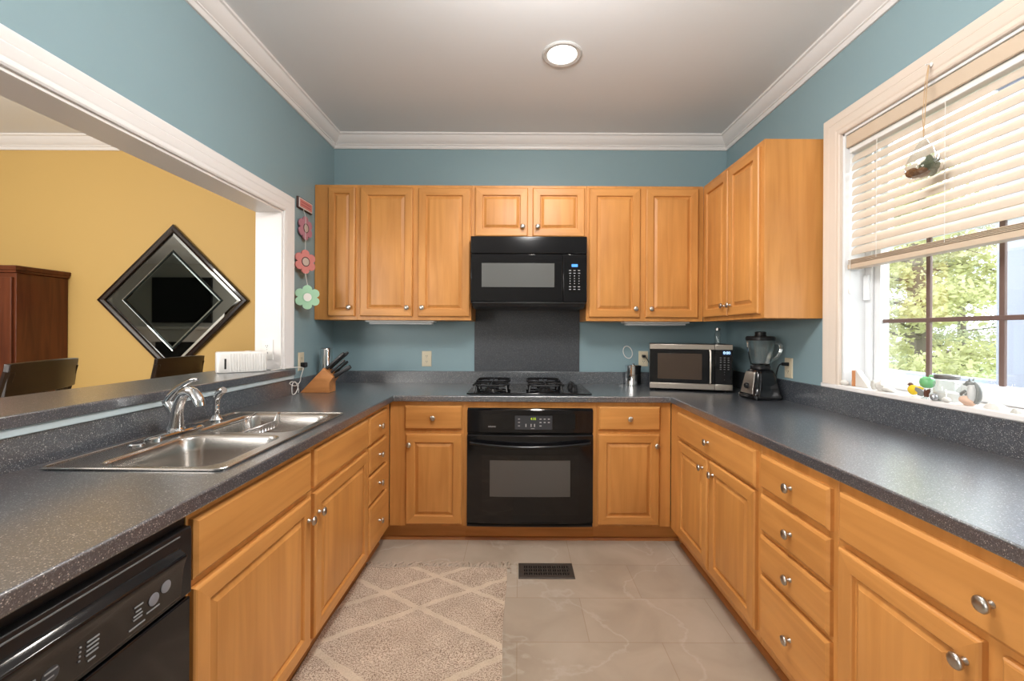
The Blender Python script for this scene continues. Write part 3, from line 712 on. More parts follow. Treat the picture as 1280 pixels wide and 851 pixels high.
mb.tube(smooth_path([(0.004, -0.004, 0.06), (-0.014, 0.0, 0.095), (-0.028, 0.002, 0.115)], 5), [0.019, 0.019, 0.019, 0.02, 0.02, 0.021, 0.021, 0.021, 0.021, 0.021, 0.020], 12)
mb.build('lever', chrome, fc, angle=60)
sp = thing('side_sprayer', 'small chrome side sprayer on the sink deck beyond the faucet', 'sprayer', (-1.280, 1.850, CT1 + 0.0045))
MB().lathe([(0.026, 0), (0.026, 0.006), (0.020, 0.014), (0.016, 0.026)], seg=20).build('base', chrome, sp)
MB().tube(smooth_path([(0, 0, 0.024), (0.001, 0, 0.06), (0.004, -0.002, 0.095), (0.018, -0.006, 0.118), (0.040, -0.012, 0.132)], 5), [0.013, 0.0135, 0.014, 0.014, 0.014, 0.013, 0.012, 0.012, 0.013, 0.0135, 0.014, 0.0145, 0.015, 0.0155, 0.016, 0.016, 0.016, 0.016, 0.0155, 0.015, 0.014], 12).build('spray_head', chrome, sp, angle=60)
# wire dish rack hooked over the far bowl
rk = thing('dish_rack', 'small chrome wire rack hooked over the far sink bowl', 'rack', (0, 0, CT1))
mb = MB(); x0, x1, y0, y1, zb = -1.205, -1.095, 1.68, 1.965, -0.055
for k in range(14):
    y = y0 + (y1 - y0) * k / 13
    mb.tube([(x0, y, zb + 0.05), (x0 + 0.004, y, zb + 0.006), (x0 + 0.012, y, zb), (x1 - 0.012, y, zb), (x1 - 0.004, y, zb + 0.006), (x1, y, zb + 0.035)], 0.0016, 5)
for x, z in ((x0, zb + 0.05), (x1, zb + 0.035)): mb.tube([(x, y0, z), (x, y1, z)], 0.0026, 6)
mb.build('wire_basket', chrome, rk)
mb = MB()
for x, z in ((x0 + 0.002, zb + 0.05), (x1 - 0.002, zb + 0.035)):
    mb.tube(smooth_path([(x, y1, z), (x, 1.985, 0.006), (x, 2.000, 0.010), (x, 2.012, 0.0082)], 5), 0.0026, 6)
mb.build('hooks', chrome, rk)

# ------------------------------------------------------------------ dishwasher
dw = thing('dishwasher', 'black built-in dishwasher under the left worktop', 'dishwasher', (LFX, 0, 0), PI / 2)
MB().box(0.430, 1.026, 0.0, 0.56, 0.10, 0.868).build('tub', blackS, dw)
MB().box(0.430, 1.026, 0.06, 0.075, 0.0, 0.10).build('toe_panel', blackP, dw)
MB().box(0.434, 1.022, -0.020, 0.0, 0.125, 0.680).build('door_panel', blackG, dw, 0.004)
cp = MB(); cp.rings([[(x, 0, 0.845), (x, -0.020, 0.843), (x, -0.022, 0.830), (x, -0.022, 0.800), (x, -0.022, 0.69), (x, -0.014, 0.684), (x, 0, 0.684)] for x in (0.434, 1.022)])
cpo = cp.build('control_panel', blackS, dw, 0.002)
MB().rings([[(x, -0.021, 0.812), (x, -0.026, 0.806), (x, -0.036, 0.7995), (x, -0.040, 0.796), (x, -0.041, 0.789), (x, -0.038, 0.783), (x, -0.032, 0.76), (x, -0.027, 0.70), (x, -0.021, 0.695)] for x in (0.452, 0.985)]).build('grip', blackG, cpo, 0.004, seg=3)
MB().box(0.452, 0.985, -0.0235, -0.021, 0.832, 0.8345).build('seam_line', markD, cpo)
mb = MB()
def dwface(z): return -0.032 - (0.76 - z) * (-0.005 / 0.06) * 1.0 if z < 0.76 else -0.034
def dmark(x, z, w, h=0.0012): 
    y = -0.0275 - (z - 0.70) / 0.06 * 0.005
    mb.box(x - w, x + w, y - 0.0012, y + 0.001, z - h, z + h)
for i, z in enumerate((0.752, 0.744, 0.736, 0.728)): dmark(0.775, z, 0.011)
for i, z in enumerate((0.752, 0.744, 0.736, 0.728)): dmark(0.752, z, 0.0015)
for (x, z, w) in ((0.705, 0.748, 0.010), (0.668, 0.752, 0.014), (0.668, 0.738, 0.009), (0.668, 0.731, 0.008), (0.703, 0.738, 0.007), (0.868, 0.752, 0.010), (0.868, 0.742, 0.006), (0.868, 0.734, 0.010), (0.868, 0.727, 0.010), (0.868, 0.712, 0.018), (0.905, 0.722, 0.016), (0.775, 0.716, 0.007)): dmark(x, z, w)
build_boxes(mb, 'print_mark', pbr('grey print', (0.27, 0.27, 0.27), 0.5), cpo)
for (x, z) in ((0.905, 0.742), (0.935, 0.751)):
    MB().lathe([(0.0125, 0.0), (0.0125, 0.0015), (0.011, 0.002), (0.001, 0.002)], (x, -0.0300 - (z - 0.735) * 0.08, z), '-Y', 20).build('button', pbr('grey button', (0.22, 0.22, 0.24), 0.4), cpo)
MB().lathe([(0.014, 0.0), (0.014, 0.0013), (0.0125, 0.0016), (0.001, 0.0016)], (0.705, -0.0300, 0.742), '-Y', 20).build('button', darkPanel, cpo)

# ------------------------------------------------------------------ things on the worktop, right
ang = math.atan2(2.795 - 2.935, 1.375 - 0.885)
cm = thing('countertop_microwave', 'stainless and black microwave oven on the worktop in the right corner', 'microwave', ((0.885 + 1.375) / 2, (2.935 + 2.795) / 2, CT1), ang)
hw, dp, z0, z1 = 0.2545, 0.325, 0.014, 0.312
MB().box(-hw, hw, 0.020, dp, z0, z1).build('case', blackS, cm, 0.004)
for x in (-hw + 0.03, hw - 0.03):
    for y in (0.05, dp - 0.04): MB().lathe([(0.014, 0.0005), (0.016, z0 + 0.002)], (x, y, 0), seg=14).build('foot', blackP, cm)
d = MB().box(-hw, 0.148, 0.0, 0.020, z0 + 0.002, z1).build('door', blackG, cm, 0.002)
MB().box(-hw, 0.148, -0.003, 0.004, z1 - 0.034, z1 - 0.001).build('steel_band', steelW, d, 0.002); MB().box(-hw, 0.148, -0.003, 0.004, z0 + 0.003, z0 + 0.040).build('steel_band', steelW, d, 0.002)
MB().box(-hw + 0.05, 0.072, -0.0015, 0.002, 0.080, 0.250).build('door_window', pbr('tinted door window', (0.05, 0.032, 0.022), 0.05, spec=0.8), d, 0.001)
mb = MB().tube([(0.120, -0.002, 0.272), (0.120, -0.026, 0.266), (0.120, -0.028, 0.25), (0.120, -0.028, 0.085), (0.120, -0.026, 0.068), (0.120, -0.002, 0.062)], 0.0065, 10); mb.build('door_handle', steelW, d)
cp = MB().box(0.150, hw, 0.0, 0.020, z0 + 0.002, z1).build('control_panel', blackG, cm, 0.002)
MB().box(0.150, hw, -0.003, 0.004, z1 - 0.034, z1 - 0.001).build('steel_band', steelW, cp, 0.002); MB().box(0.150, hw, -0.003, 0.004, z0 + 0.003, z0 + 0.040).build('steel_band', steelW, cp, 0.002)
MB().box(0.195, 0.244, -0.001, 0.002, 0.246, 0.270).build('display', dispBack, cp)
text_mesh('display_digits', '0:00', 0.024, dispW, cp, facing(0.2195, -0.0016, 0.258))
mb = MB()
for x in (0.184, 0.207, 0.230):
    for i, z in enumerate((0.226, 0.212, 0.198, 0.180, 0.166, 0.152)):
        mb.box(x - 0.005, x + 0.005, -0.0012, 0.001, z - 0.0022, z + 0.0022)
for z in (0.135, 0.118, 0.085): mb.box(0.2055, 0.2085, -0.0012, 0.001, z - 0.002, z + 0.002)
build_boxes(mb, 'key_mark', markD, cp)
# glass jar standing on the microwave
t = thing('glass_jar', 'small clear glass bottle standing on top of the countertop microwave', 'bottle', (1.375, 3.01, CT1 + 0.3125))
MB().lathe([(0.002, 0.0), (0.021, 0.0), (0.022, 0.004), (0.022, 0.070), (0.016, 0.084), (0.015, 0.100)], cap=False).build('glass_body', vesselM, t)
MB().lathe([(0.0175, 0.092), (0.0175, 0.108), (0.002, 0.109)], seg=20).build('cap', steel, t)
# canister
t = thing('steel_canister', 'short stainless steel canister with a lid near the right outlet', 'canister', (0.845, 3.205, CT1))
MB().lathe([(0.052, 0.0005), (0.056, 0.003), (0.056, 0.075), (0.0545, 0.077), (0.0545, 0.080), (0.056, 0.082), (0.056, 0.132)], seg=32).build('body', chrome, t)
MB().lathe([(0.058, 0.132), (0.058, 0.146), (0.053, 0.150), (0.02, 0.151), (0.008, 0.153), (0.008, 0.160), (0.001, 0.161)], seg=32).build('lid', chrome, t)
mb = MB(); mb.tube([(0.826 + 0.034 * math.cos(a) - 0.008 * math.sin(a), 3.291, 1.152 + 0.046 * math.sin(a)) for a in [2 * PI * k / 28 for k in range(28)]], 0.0032, 6, closed=True)
tag(mb.build('cable_loop', cordM), 'loop of white cord hanging on the wall above the steel canister', 'cord')
# blender
bl = thing('blender', 'black and steel blender with a glass jug in the right corner', 'blender', (1.435, 2.585, CT1), math.radians(-86))
def sq(w, d, r, z, cx=0, cy=0): return [(p[0] + cx, p[1] + cy, p[2]) for p in rrect(-w, w, -d, d, r, z, 5)]
mb = MB().rings([sq(0.090, 0.085, 0.03, 0.004), sq(0.094, 0.089, 0.03, 0.010), sq(0.094, 0.089, 0.03, 0.026), sq(0.088, 0.083, 0.03, 0.032), sq(0.080, 0.075, 0.03, 0.075), sq(0.066, 0.062, 0.03, 0.145), sq(0.058, 0.055, 0.03, 0.168), sq(0.050, 0.048, 0.03, 0.174)])
mb.build('motor_base', blackG, bl, angle=50)
mb = MB(); fr = []
for z, w, y in ((0.034, 0.058, -0.0838), (0.075, 0.054, -0.0758), (0.145, 0.046, -0.0628), (0.160, 0.043, -0.0592)):
    fr.append([(-w, y - 0.0030, z), (w, y - 0.0030, z), (w, y + 0.004, z), (-w, y + 0.004, z)])
pl = mb.rings(fr).build('steel_front', steelW, bl, 0.001)
MB().lathe([(0.017, 0), (0.017, 0.010), (0.013, 0.016), (0.002, 0.017)], (0, -0.078, 0.078), '-Y', 20).build('speed_knob', blackP, pl)
for sx in (-1, 1):
    for sy in (-1, 1): MB().lathe([(0.012, 0.0004), (0.014, 0.0055)], (sx * 0.07, sy * 0.065, 0), seg=12).build('foot', blackP, bl)
MB().lathe([(0.050, 0.173), (0.054, 0.178), (0.054, 0.192), (0.048, 0.197)], seg=28).build('jug_collar', blackP, bl)
mb = MB(); rs = []
for r, z in ((0.046, 0.192), (0.050, 0.205), (0.058, 0.24), (0.066, 0.29), (0.073, 0.345), (0.074, 0.350), (0.0705, 0.350), (0.0695, 0.345), (0.0625, 0.29), (0.0545, 0.24), (0.0465, 0.207), (0.020, 0.200)):
    rs.append([(r * (1 + 0.035 * math.cos(6 * a)) * math.cos(a), r * (1 + 0.035 * math.cos(6 * a)) * math.sin(a), z) for a in [2 * PI * k / 36 for k in range(36)]])
jg = mb.rings(rs, cap0=False)  .build('glass_jug', jugM, bl, angle=60)
MB().tube(smooth_path([(0.02, 0.064, 0.335), (0.03, 0.100, 0.325), (0.03, 0.107, 0.28), (0.02, 0.080, 0.235), (0.012, 0.056, 0.232)], 6), 0.0085, 8).build('jug_handle', jugM, jg)
MB().lathe([(0.078, 0.344), (0.079, 0.350), (0.079, 0.362), (0.074, 0.368), (0.033, 0.369), (0.033, 0.372), (0.030, 0.376), (0.030, 0.392), (0.025, 0.396), (0.002, 0.3965)], seg=32).build('jug_lid', blackP, bl)

# outlets: local frame, plate in the xz plane, facing -y
def outlet(label, loc, rz, mat, slots=True):
    t = thing('wall_outlet', label, 'outlet', loc, rz)
    p = MB().rings([rect(-0.036, 0.036, -0.058, 0.058, i, y) for i, y in ((0, -0.0005), (0, -0.003), (0.003, -0.0055), (0.006, -0.006))]).build('cover_plate', mat, t, angle=20)
    for s in (-1, 1):
        r = MB().rings([[(0.0165 * math.copysign(abs(math.cos(a)) ** .7, math.cos(a)), y, s * 0.0205 + 0.0145 * math.sin(a)) for a in [2 * PI * k / 24 for k in range(24)]] for y in (-0.0055, -0.0075)]).build('socket', mat, t)
        mb = MB()
        for dx in (-0.0055, 0.0055): mb.box(dx - 0.0012, dx + 0.0012, -0.0079, -0.0070, s * 0.0205 - 0.002, s * 0.0205 + 0.006)
        mb.lathe([(0.0022, 0), (0.0022, 0.0008)], (0, -0.0071, s * 0.0205 - 0.0075), '-Y', 10)
        mb.build('slots', slotM, r, smooth=False)
    MB().lathe([(0.003, 0), (0.0028, 0.0012), (0.0005, 0.0014)], (0, -0.006, 0), '-Y', 10).build('screw', nickel, t)
    return t
outlet('ivory duplex outlet on the blue back wall left of the splash panel', (-0.692, WY, 1.095), 0, ivoryPl)
outlet('ivory outlet on the back wall behind the countertop microwave', (0.945, WY, 1.103), 0, ivoryPl)
outlet('ivory outlet on the window wall behind the blender', (RX, 2.527, 1.100), -PI / 2, ivoryPl)
outlet('ivory outlet on the left wall behind the knife block', (LX, 2.805, 1.104), PI / 2, ivoryPl)
outlet('small white outlet on the pass-through jamb above the ribbed white box', (-1.475, JY - 0.012, 1.19), 0, whitePl)
t = thing('power_plug', 'black power plug and cord in the outlet behind the microwave', 'plug', (0.945, WY - 0.008, 1.124))
MB().rings([sq(0.013, 0.011, 0.005, 0), sq(0.011, 0.009, 0.004, 0.024)]).xf(Matrix.Rotation(PI / 2, 4, 'X')).build('plug_body', blackP, t)
MB().tube(smooth_path([(0, -0.022, 0), (0.008, -0.036, -0.008), (0.026, -0.040, -0.040), (0.050, -0.034, -0.09), (0.072, -0.025, -0.17)], 6), 0.0035, 7).build('cord', blackP, t)
t = thing('power_plug', 'black power plug and cord in the outlet behind the blender', 'plug', (RX - 0.008, 2.527, 1.122), -PI / 2)
MB().rings([sq(0.013, 0.011, 0.005, 0), sq(0.011, 0.009, 0.004, 0.03)]).xf(Matrix.Rotation(PI / 2, 4, 'X')).build('plug_body', blackP, t)
MB().tube(smooth_path([(0, -0.028, 0), (-0.006, -0.046, -0.006), (-0.03, -0.048, -0.06), (-0.072, -0.030, -0.13), (-0.105, -0.030, -0.19), (-0.14, -0.036, -0.2035)], 6), 0.0035, 7).build('cord', blackP, t)
cw = [(1.505, 2.71, 0.919), (1.50, 2.77, 0.945), (1.48, 2.80, 0.985), (1.45, 2.79, 0.965), (1.44, 2.75, 0.920), (1.48, 2.72, 0.919)]
MB().tube(smooth_path([((2.527 - b), (a - RX + 0.008), z - 1.122) for a, b, z in cw], 6), 0.004, 7).build('cord', blackP, t)

# ------------------------------------------------------------------ left corner: knife block and company
kb = thing('knife_block', 'slanted wooden knife block in the left corner of the worktop', 'knife block', (-1.362, 2.722, CT1))
poly = [(0, 0.001), (0.182, 0.001), (0.182, 0.062), (0.206, 0.098), (0.146, 0.156)]
MB().prism(poly, 0, 0.098, lambda a, b, h: (a, h, b)).build('block', blockW, kb, 0.002)
kd = Vector((math.cos(math.radians(42)), 0, math.sin(math.radians(42))))
KN = [((0.152, 0.026, 0.148), 0.150, 0.0105, 'upper black-handled knife at the front of the block'), ((0.156, 0.066, 0.146), 0.158, 0.0105, 'upper black-handled knife at the back of the block'),
      ((0.178, 0.030, 0.124), 0.118, 0.0085, 'middle slim black-handled knife in the block'), ((0.186, 0.072, 0.118), 0.112, 0.0085, 'middle black-handled knife half hidden at the back of the block'),
      ((0.196, 0.034, 0.098), 0.125, 0.0150, 'lowest thick black-handled knife in the block')]
for (p, L, r, lab) in KN:
    t = thing('kitchen_knife', lab, 'knife', (-1.362 + p[0], 2.722 + p[1], CT1 + p[2]), 0, 'knives in the block')
    dd = kd if r < 0.012 else Vector((math.cos(math.radians(32)), 0, math.sin(math.radians(32))))
    Q = Vector((0, 0, 1)).rotation_difference(dd).to_matrix().to_4x4()
    MB().rings([sq(r * .9, 0.0055, .004, 0.004), sq(r, 0.0075, .0055, 0.02), sq(r * .8, 0.007, .005, L * .5), sq(r, 0.0078, .0055, L * .85), sq(r * .75, 0.006, .004, L)]).xf(Q).build('handle', blackP, t)
    MB().box(-r * .7, r * .7, -0.0012, 0.0012, -0.002, 0.006).xf(Q).build('blade', steel, t)
t = thing('steel_cylinder', 'tall stainless steel cylinder standing behind the knife block', 'canister', (-1.318, 2.985, CT1))
MB().lathe([(0.033, 0.0005), (0.036, 0.003), (0.036, 0.262), (0.034, 0.267), (0.030, 0.269)], seg=28).build('body', chrome, t)
MB().lathe([(0.030, 0.269), (0.028, 0.271), (0.002, 0.272)], seg=28).build('top', blackP, t)
t = thing('power_adapter', 'black charger plugged into the left wall outlet behind the knife block', 'plug', (LX + 0.0082, 2.805, 1.082), PI / 2)
MB().rings([sq(0.018, 0.016, 0.005, 0), sq(0.018, 0.016, 0.005, 0.026), sq(0.014, 0.012, 0.004, 0.03)]).xf(Matrix.Rotation(PI / 2, 4, 'X')).build('adapter_body', blackP, t)
mb = MB().tube(smooth_path([(-1.42, 2.50, 1.0735), (-1.365, 2.655, 1.078), (-1.345, 2.72, 1.072), (-1.335, 2.70, 1.055), (-1.340, 2.690, 1.02), (-1.352, 2.70, 0.985), (-1.362, 2.665, 0.965), (-1.362, 2.60, 0.985), (-1.357, 2.62, 0.995), (-1.352, 2.68, 0.972), (-1.355, 2.66, 0.925), (-1.362, 2.63, 0.9195), (-1.358, 2.62, 0.975), (-1.357, 2.655, 0.990), (-1.352, 2.685, 0.94), (-1.356, 2.69, 0.919)], 6), 0.0026, 6)
tag(mb.build('charging_cable', cordM), 'tangled white charging cable hanging over the bar ledge by the knife block', 'cord')
# ribbed white box on the bar
wb = thing('ribbed_box', 'white ribbed plastic box with a dark slot on the bar ledge', 'container', (-1.545, 2.435, 1.070), math.radians(38))
def ribbed(w, d, z, f=1.0):
    out = []
    for p in rrect(-w, w, -d, d, 0.022, z, 4): out.append(p)
    return out
MB().rings([ribbed(0.116, 0.046, 0.0008), ribbed(0.120, 0.050, 0.005), ribbed(0.120, 0.050, 0.108), ribbed(0.116, 0.046, 0.114)]).build('box_body', whitePl, wb, angle=50)
mb = MB()
for k in range(14):
    x = -0.055 + 0.165 * k / 13; mb.tube([(x, -0.0502, 0.008), (x, -0.0502, 0.104)], 0.0030, 6)
mb.build('ribs', whitePl, wb)
MB().box(-0.0835, -0.0745, -0.0515, -0.0485, 0.022, 0.078).build('slot', slotM, wb, 0.001)
MB().lathe([(0.016, 0.113), (0.016, 0.117), (0.001, 0.118)], (0.03, 0, 0), seg=16).build('top_button', whitePl, wb)

# ------------------------------------------------------------------ flower hanging
fh = thing('flower_hanging', 'painted wooden flower photo hanging on the left wall beside the cabinets', 'wall hanging', (0, 0, 0))
pq = MB().box(LX + 0.001, LX + 0.014, 2.738, 2.925, 2.078, 2.150).build('plaque', [darkEdge], fh, 0.002); pq['label'] = 'red plaque at the top'
MB().box(LX + 0.013, LX + 0.0165, 2.745, 2.918, 2.084, 2.144).build('plaque_face', paleM, pq); MB().box(LX + 0.016, LX + 0.018, 2.752, 2.911, 2.090, 2.138).build('plaque_panel', coralM, pq)
mb = MB(); 
for z in (2.105, 2.122): mb.box(LX + 0.0175, LX + 0.0185, 2.765, 2.895, z - 0.002, z + 0.002)
mb.build('plaque_lettering', pbr('dark red print', (0.35, 0.07, 0.07), 0.6), pq)
FL = [((LX + 0.022, 2.812, 1.962), 84, pinkM, 'pink flower'), ((-1.352, 2.760, 1.738), 62, coralM, 'coral flower'), ((-1.325, 2.735, 1.512), 36, mintM, 'mint green flower')]
mb = MB()
mb.tube([(LX + 0.016, 2.80, 2.080), (LX + 0.030, 2.80, 2.03), (LX + 0.030, 2.80, 1.99), (LX + 0.030, 2.80, 1.89), (-1.350, 2.758, 1.81), (-1.350, 2.758, 1.67), (-1.323, 2.733, 1.585)], 0.0014, 5)
mb.build('cord', cordM, fh)
for (c3, a, m, lab) in FL:
    M4 = Matrix.Translation(c3) @ Matrix.Rotation(math.radians(a), 4, 'Z')
    pts = []
    for k in range(72):
        t = 2 * PI * k / 72; r = 0.053 + 0.023 * abs(math.cos(3 * t)) ** 0.6
        pts.append((r * math.sin(t), r * math.cos(t)))
    o = MB().prism(pts, -0.005, 0.005, lambda p, q, h: (p, h, q)).xf(M4).build('flower', [m], fh, 0.001, smooth=False); o['label'] = lab
    mb = MB(); mb.tube([(0.026 * math.sin(t), -0.006, 0.028 * math.cos(t)) for t in [2 * PI * k / 24 for k in range(24)]], 0.003, 6, closed=True); mb.xf(M4).build('photo_ring', darkEdge if m is not mintM else m, o)
    MB().lathe([(0.025, 0.0), (0.025, 0.0055), (0.001, 0.0056)], (0, -0.001, 0), '-Y', 24).xf(M4).build('photo', photoM if m is not mintM else paleM, o)

# ------------------------------------------------------------------ window blind
bd = thing('window_blind', 'cream slatted window blind pulled halfway down', 'blind', (RX, 0, 0))
by0, by1 = WY0 + 0.014, WY1 - 0.014
MB().box(0.004, 0.016, by0, by1, 2.192, 2.250).build('valance', railM, bd, 0.003)
MB().box(0.020, 0.062, by0, by1, 2.168, 2.232).build('head_rail', headM, bd, 0.003)
sl = []; zt = 2.158; pitch = 0.0405
tilt = math.radians(58); N = 12
for k in range(N):
    z = zt - 0.012 - pitch * k; mb = MB(); rs = []
    for y in (by0 + 0.004, by1 - 0.004):
        ring = []
        for s, q in ((-1, -.003), (-.7, .0012), (-.35, .0045), (0, .0055), (.35, .0045), (.7, .0012), (1, -.003), (1, -.0055), (.5, .0005), (0, .0028), (-.5, .0005), (-1, -.0055)):
            u, w = s * 0.025, q
            # room-side edge low
            ring.append((0.040 + u * math.cos(tilt) + w * -math.sin(tilt), y, z + u * math.sin(tilt) + w * math.cos(tilt)))
        rs.append(ring)
    mb.rings(rs).build('slat', slatM, bd, angle=40)
mb = MB().box(0.014, 0.066, by0, by1, 1.610, 1.632)
for k in range(4): mb.box(0.014, 0.066, by0 + 0.003, by1 - 0.003, 1.634 + k * 0.0055, 1.6375 + k * 0.0055)
mb.build('bottom_rail', railM, bd, 0.0015)
for y in (1.93, 1.62, 1.18):
    MB().tube([(0.012, y, 2.165), (0.011, y, 1.64)], 0.0011, 5).build('ladder_cord', cordM, bd)
t = MB().tube([(0.010, 2.075, 2.17), (0.008, 2.077, 1.52)], 0.0012, 5).build('pull_cord', cordM, bd)
MB().lathe([(0.003, 0.036), (0.007, 0.028), (0.0085, 0.012), (0.006, 0.002), (0.001, 0.0)], (0.008, 2.077, 1.488), seg=14).build('tassel', whitePl, t)

# hanging terrarium
tr = thing('hanging_terrarium', 'teardrop glass terrarium hanging by twine in front of the blind', 'terrarium', (1.520, 1.640, 1.888))
prof = [(0.004, 0.0), (0.028, 0.002), (0.046, 0.012), (0.055, 0.032), (0.053, 0.052), (0.043, 0.078), (0.029, 0.106), (0.014, 0.134), (0.006, 0.150), (0.004, 0.153)]
MB().lathe(prof, seg=32).build('glass_drop', vesselM, tr, angle=60)
mb = MB().ball((-0.024, 0.014, 0.022), (0.025, 0.022, 0.017), 16, 10, 1, 0.4, 60).ball((0.014, -0.010, 0.040), (0.030, 0.028, 0.032), 16, 10, 0, 0.5, 60).ball((0.0, 0.0, 0.022), (0.026, 0.026, 0.016), 16, 10, 1, 0.5, 60)
mb.build('moss_filling', [mossM, barkM], tr)
MB().tube([(0, 0, 0.150), (0.004, -0.002, 0.25), (0.010, -0.002, 0.35), (0.018, -0.001, 0.424)], 0.0016, 5).tube([(0.0, 0, 0.152), (0.006, 0.010, 0.25), (0.014, 0.010, 0.36), (0.019, 0.002, 0.424)], 0.0014, 5).build('twine', twine, tr)
MB().lathe([(0.008, 0), (0.008, 0.003), (0.003, 0.006), (0.003, 0.022)], (0.0238 + 0.004, 0, 0.425), '-X', 12).build('hook', whitePl, tr)

# ------------------------------------------------------------------ sill ornaments
SZT = 1.0522; SXC = RX + 0.015
t = thing('sill_ornament', 'white triangular sill ornament with an orange upright at the left end', 'ornament', (SXC + 0.02, 2.045, SZT))
MB().rings([[(x, 0.052, 0.0), (x, -0.060, 0.0), (x, -0.058, 0.010), (x, 0.012, 0.078), (x, 0.022, 0.076)] for x in (-0.012, 0.014)]).build('white_wedge', stoneM, t, 0.003)
MB().box(-0.020, -0.008, 0.014, 0.028, 0.0, 0.074).build('orange_upright', terraM, t, 0.002)
def rock(label, y, r, mat, x=0.0, seed=1.0, name='sill_stone', cat='stone', amp=0.35):
    mb = MB().ball((0, 0, r[2] * 0.92), r, 18, 12, 0, amp, 45 + seed)
    for v in mb.v: v.z = max(v.z, 0.0)
    o = mb.build(name, mat); o.location = (SXC + x, y, SZT); return tag(o, label, cat)
rock('small white shell at the far left of the sill', 2.105, (0.016, 0.022, 0.014), stoneM, -0.008, 1)
rock('pale grey shell on the sill between the wedge and the white rock', 1.955, (0.014, 0.016, 0.021), stoneG, 0.012, 9)
t = thing('sill_stone', 'lumpy white rock on the sill left of the yellow bird', 'stone', (SXC, 1.885, SZT))
mb = MB().ball((0, 0.012, 0.020), (0.022, 0.022, 0.026), 18, 12, 0, 0.4, 55).ball((0, -0.022, 0.010), (0.020, 0.026, 0.014), 18, 12, 0, 0.4, 60)
for v in mb.v: v.z = max(v.z, 0.0)
mb.build('rock', stoneM, t)
t = thing('glass_bird', 'small yellow glass bird on the window sill', 'ornament', (SXC - 0.012, 1.735, SZT))
mb = MB().ball((0, 0, 0.026), (0.016, 0.021, 0.020), 20, 14); mb.tube([(0, -0.014, 0.030), (0, -0.030, 0.036), (0, -0.042, 0.036)], [0.012, 0.008, 0.003], 10); mb.build('body', yellowG, t)
MB().ball((0, 0.012, 0.046), (0.008, 0.009, 0.008), 14, 10).tube([(0, 0.018, 0.046), (0, 0.028, 0.044)], [0.003, 0.0008], 8).build('head', brownD, t)
MB().lathe([(0.012, 0.0), (0.013, 0.003), (0.006, 0.008), (0.002, 0.010)], seg=16).build('foot', vesselM, t)
t = thing('glass_apple', 'shiny green glass apple on a clear stand on the sill', 'ornament', (SXC + 0.015, 1.705, SZT))
MB().lathe([(0.014, 0), (0.019, 0.003), (0.019, 0.034), (0.017, 0.038), (0.002, 0.038)], seg=24).build('stand', vesselM, t)
MB().lathe([(0.004, 0.040), (0.013, 0.039), (0.021, 0.046), (0.0245, 0.060), (0.021, 0.074), (0.012, 0.081), (0.004, 0.078)], seg=28).build('apple', greenG, t)
MB().tube([(0, 0, 0.076), (0.001, -0.003, 0.086), (0.002, -0.008, 0.092)], 0.0016, 6).build('stem', brownD, t)
MB().ball((0.0, -0.020, 0.086), (0.005, 0.014, 0.005), 12, 8).build('leaf', pbr('pale green glass', (0.28, 0.60, 0.30), 0.15), t)
t = thing('glass_jar', 'clear glass jar with a grey screw lid on the window sill', 'jar', (SXC + 0.016, 1.628, SZT))
MB().lathe([(0.002, 0.0), (0.034, 0.0), (0.038, 0.004), (0.038, 0.066), (0.033, 0.076), (0.033, 0.082)], seg=30, cap=False).build('glass_body', vesselM, t)
MB().lathe([(0.001, 0.001), (0.033, 0.001), (0.034, 0.03), (0.02, 0.036), (0.001, 0.038)], seg=24).build('white_filling', stoneM, t)
MB().lathe([(0.036, 0.080), (0.037, 0.082), (0.037, 0.094), (0.034, 0.097), (0.002, 0.0965)], seg=30).build('lid', pbr('dull grey lid', (0.22, 0.21, 0.20), 0.4, 0.7), t)
t = thing('butterfly_figurine', 'dark brown butterfly figurine in front of the glass jar', 'figurine', (SXC - 0.025, 1.672, SZT))
for s, m in ((-1, brownD), (1, furM)):
    pts = [(0, 0.022), (0.012, 0.036), (0.030, 0.042), (0.032, 0.030), (0.022, 0.020), (0.024, 0.010), (0.010, 0.008), (0, 0.014)]
    MB().prism([(s * a, b) for a, b in pts], -0.0018, 0.0018, lambda a, b, h: (h - abs(a) * 0.3, a, b)).build('wing', m, t, 0.001)
MB().ball((0, 0, 0.022), (0.004, 0.004, 0.016), 12, 10).build('body', brownD, t)
MB().lathe([(0.012, 0.0), (0.012, 0.003), (0.003, 0.007), (0.003, 0.012)], seg=14).build('stand', vesselM, t)
o = MB().ball((0, 0, 0.0128), 0.0128, 20, 14).build('glass_ball', pbr('smoky glass ball', (0.45, 0.46, 0.48), 0.05, 0.7)); o.location = (SXC - 0.034, 1.625, SZT); tag(o, 'small clear glass ball at the sill edge below the jar', 'ornament')
rock('tiny white pebble on the sill right of the glass ball', 1.588, (0.012, 0.015, 0.010), stoneM, -0.025, 4)
t = thing('squirrel_figurine', 'grey and white squirrel figurine sitting on a peach stone', 'figurine', (SXC - 0.012, 1.512, SZT))
mb = MB().ball((0, 0.012, 0.016), (0.018, 0.026, 0.017), 18, 12, 0, 0.25, 50)
for v in mb.v: v.z = max(v.z, 0.0)
mb.build('stone_base', peachM, t)
mb = MB().ball((0, -0.004, 0.042), (0.015, 0.014, 0.032), 20, 14); mb.ball((0, 0.001, 0.066), (0.011, 0.011, 0.016), 16, 12); mb.build('body', furW, t)
mb = MB().ball((0, 0.006, 0.076), (0.012, 0.015, 0.012), 18, 12); mb.tube([(0, 0.014, 0.075), (0, 0.027, 0.071)], [0.008, 0.003], 10)
for s in (-1, 1): mb.tube([(s * 0.006, 0.002, 0.084), (s * 0.008, 0.0, 0.096)], [0.004, 0.001], 8)
mb.build('head', furM, t)
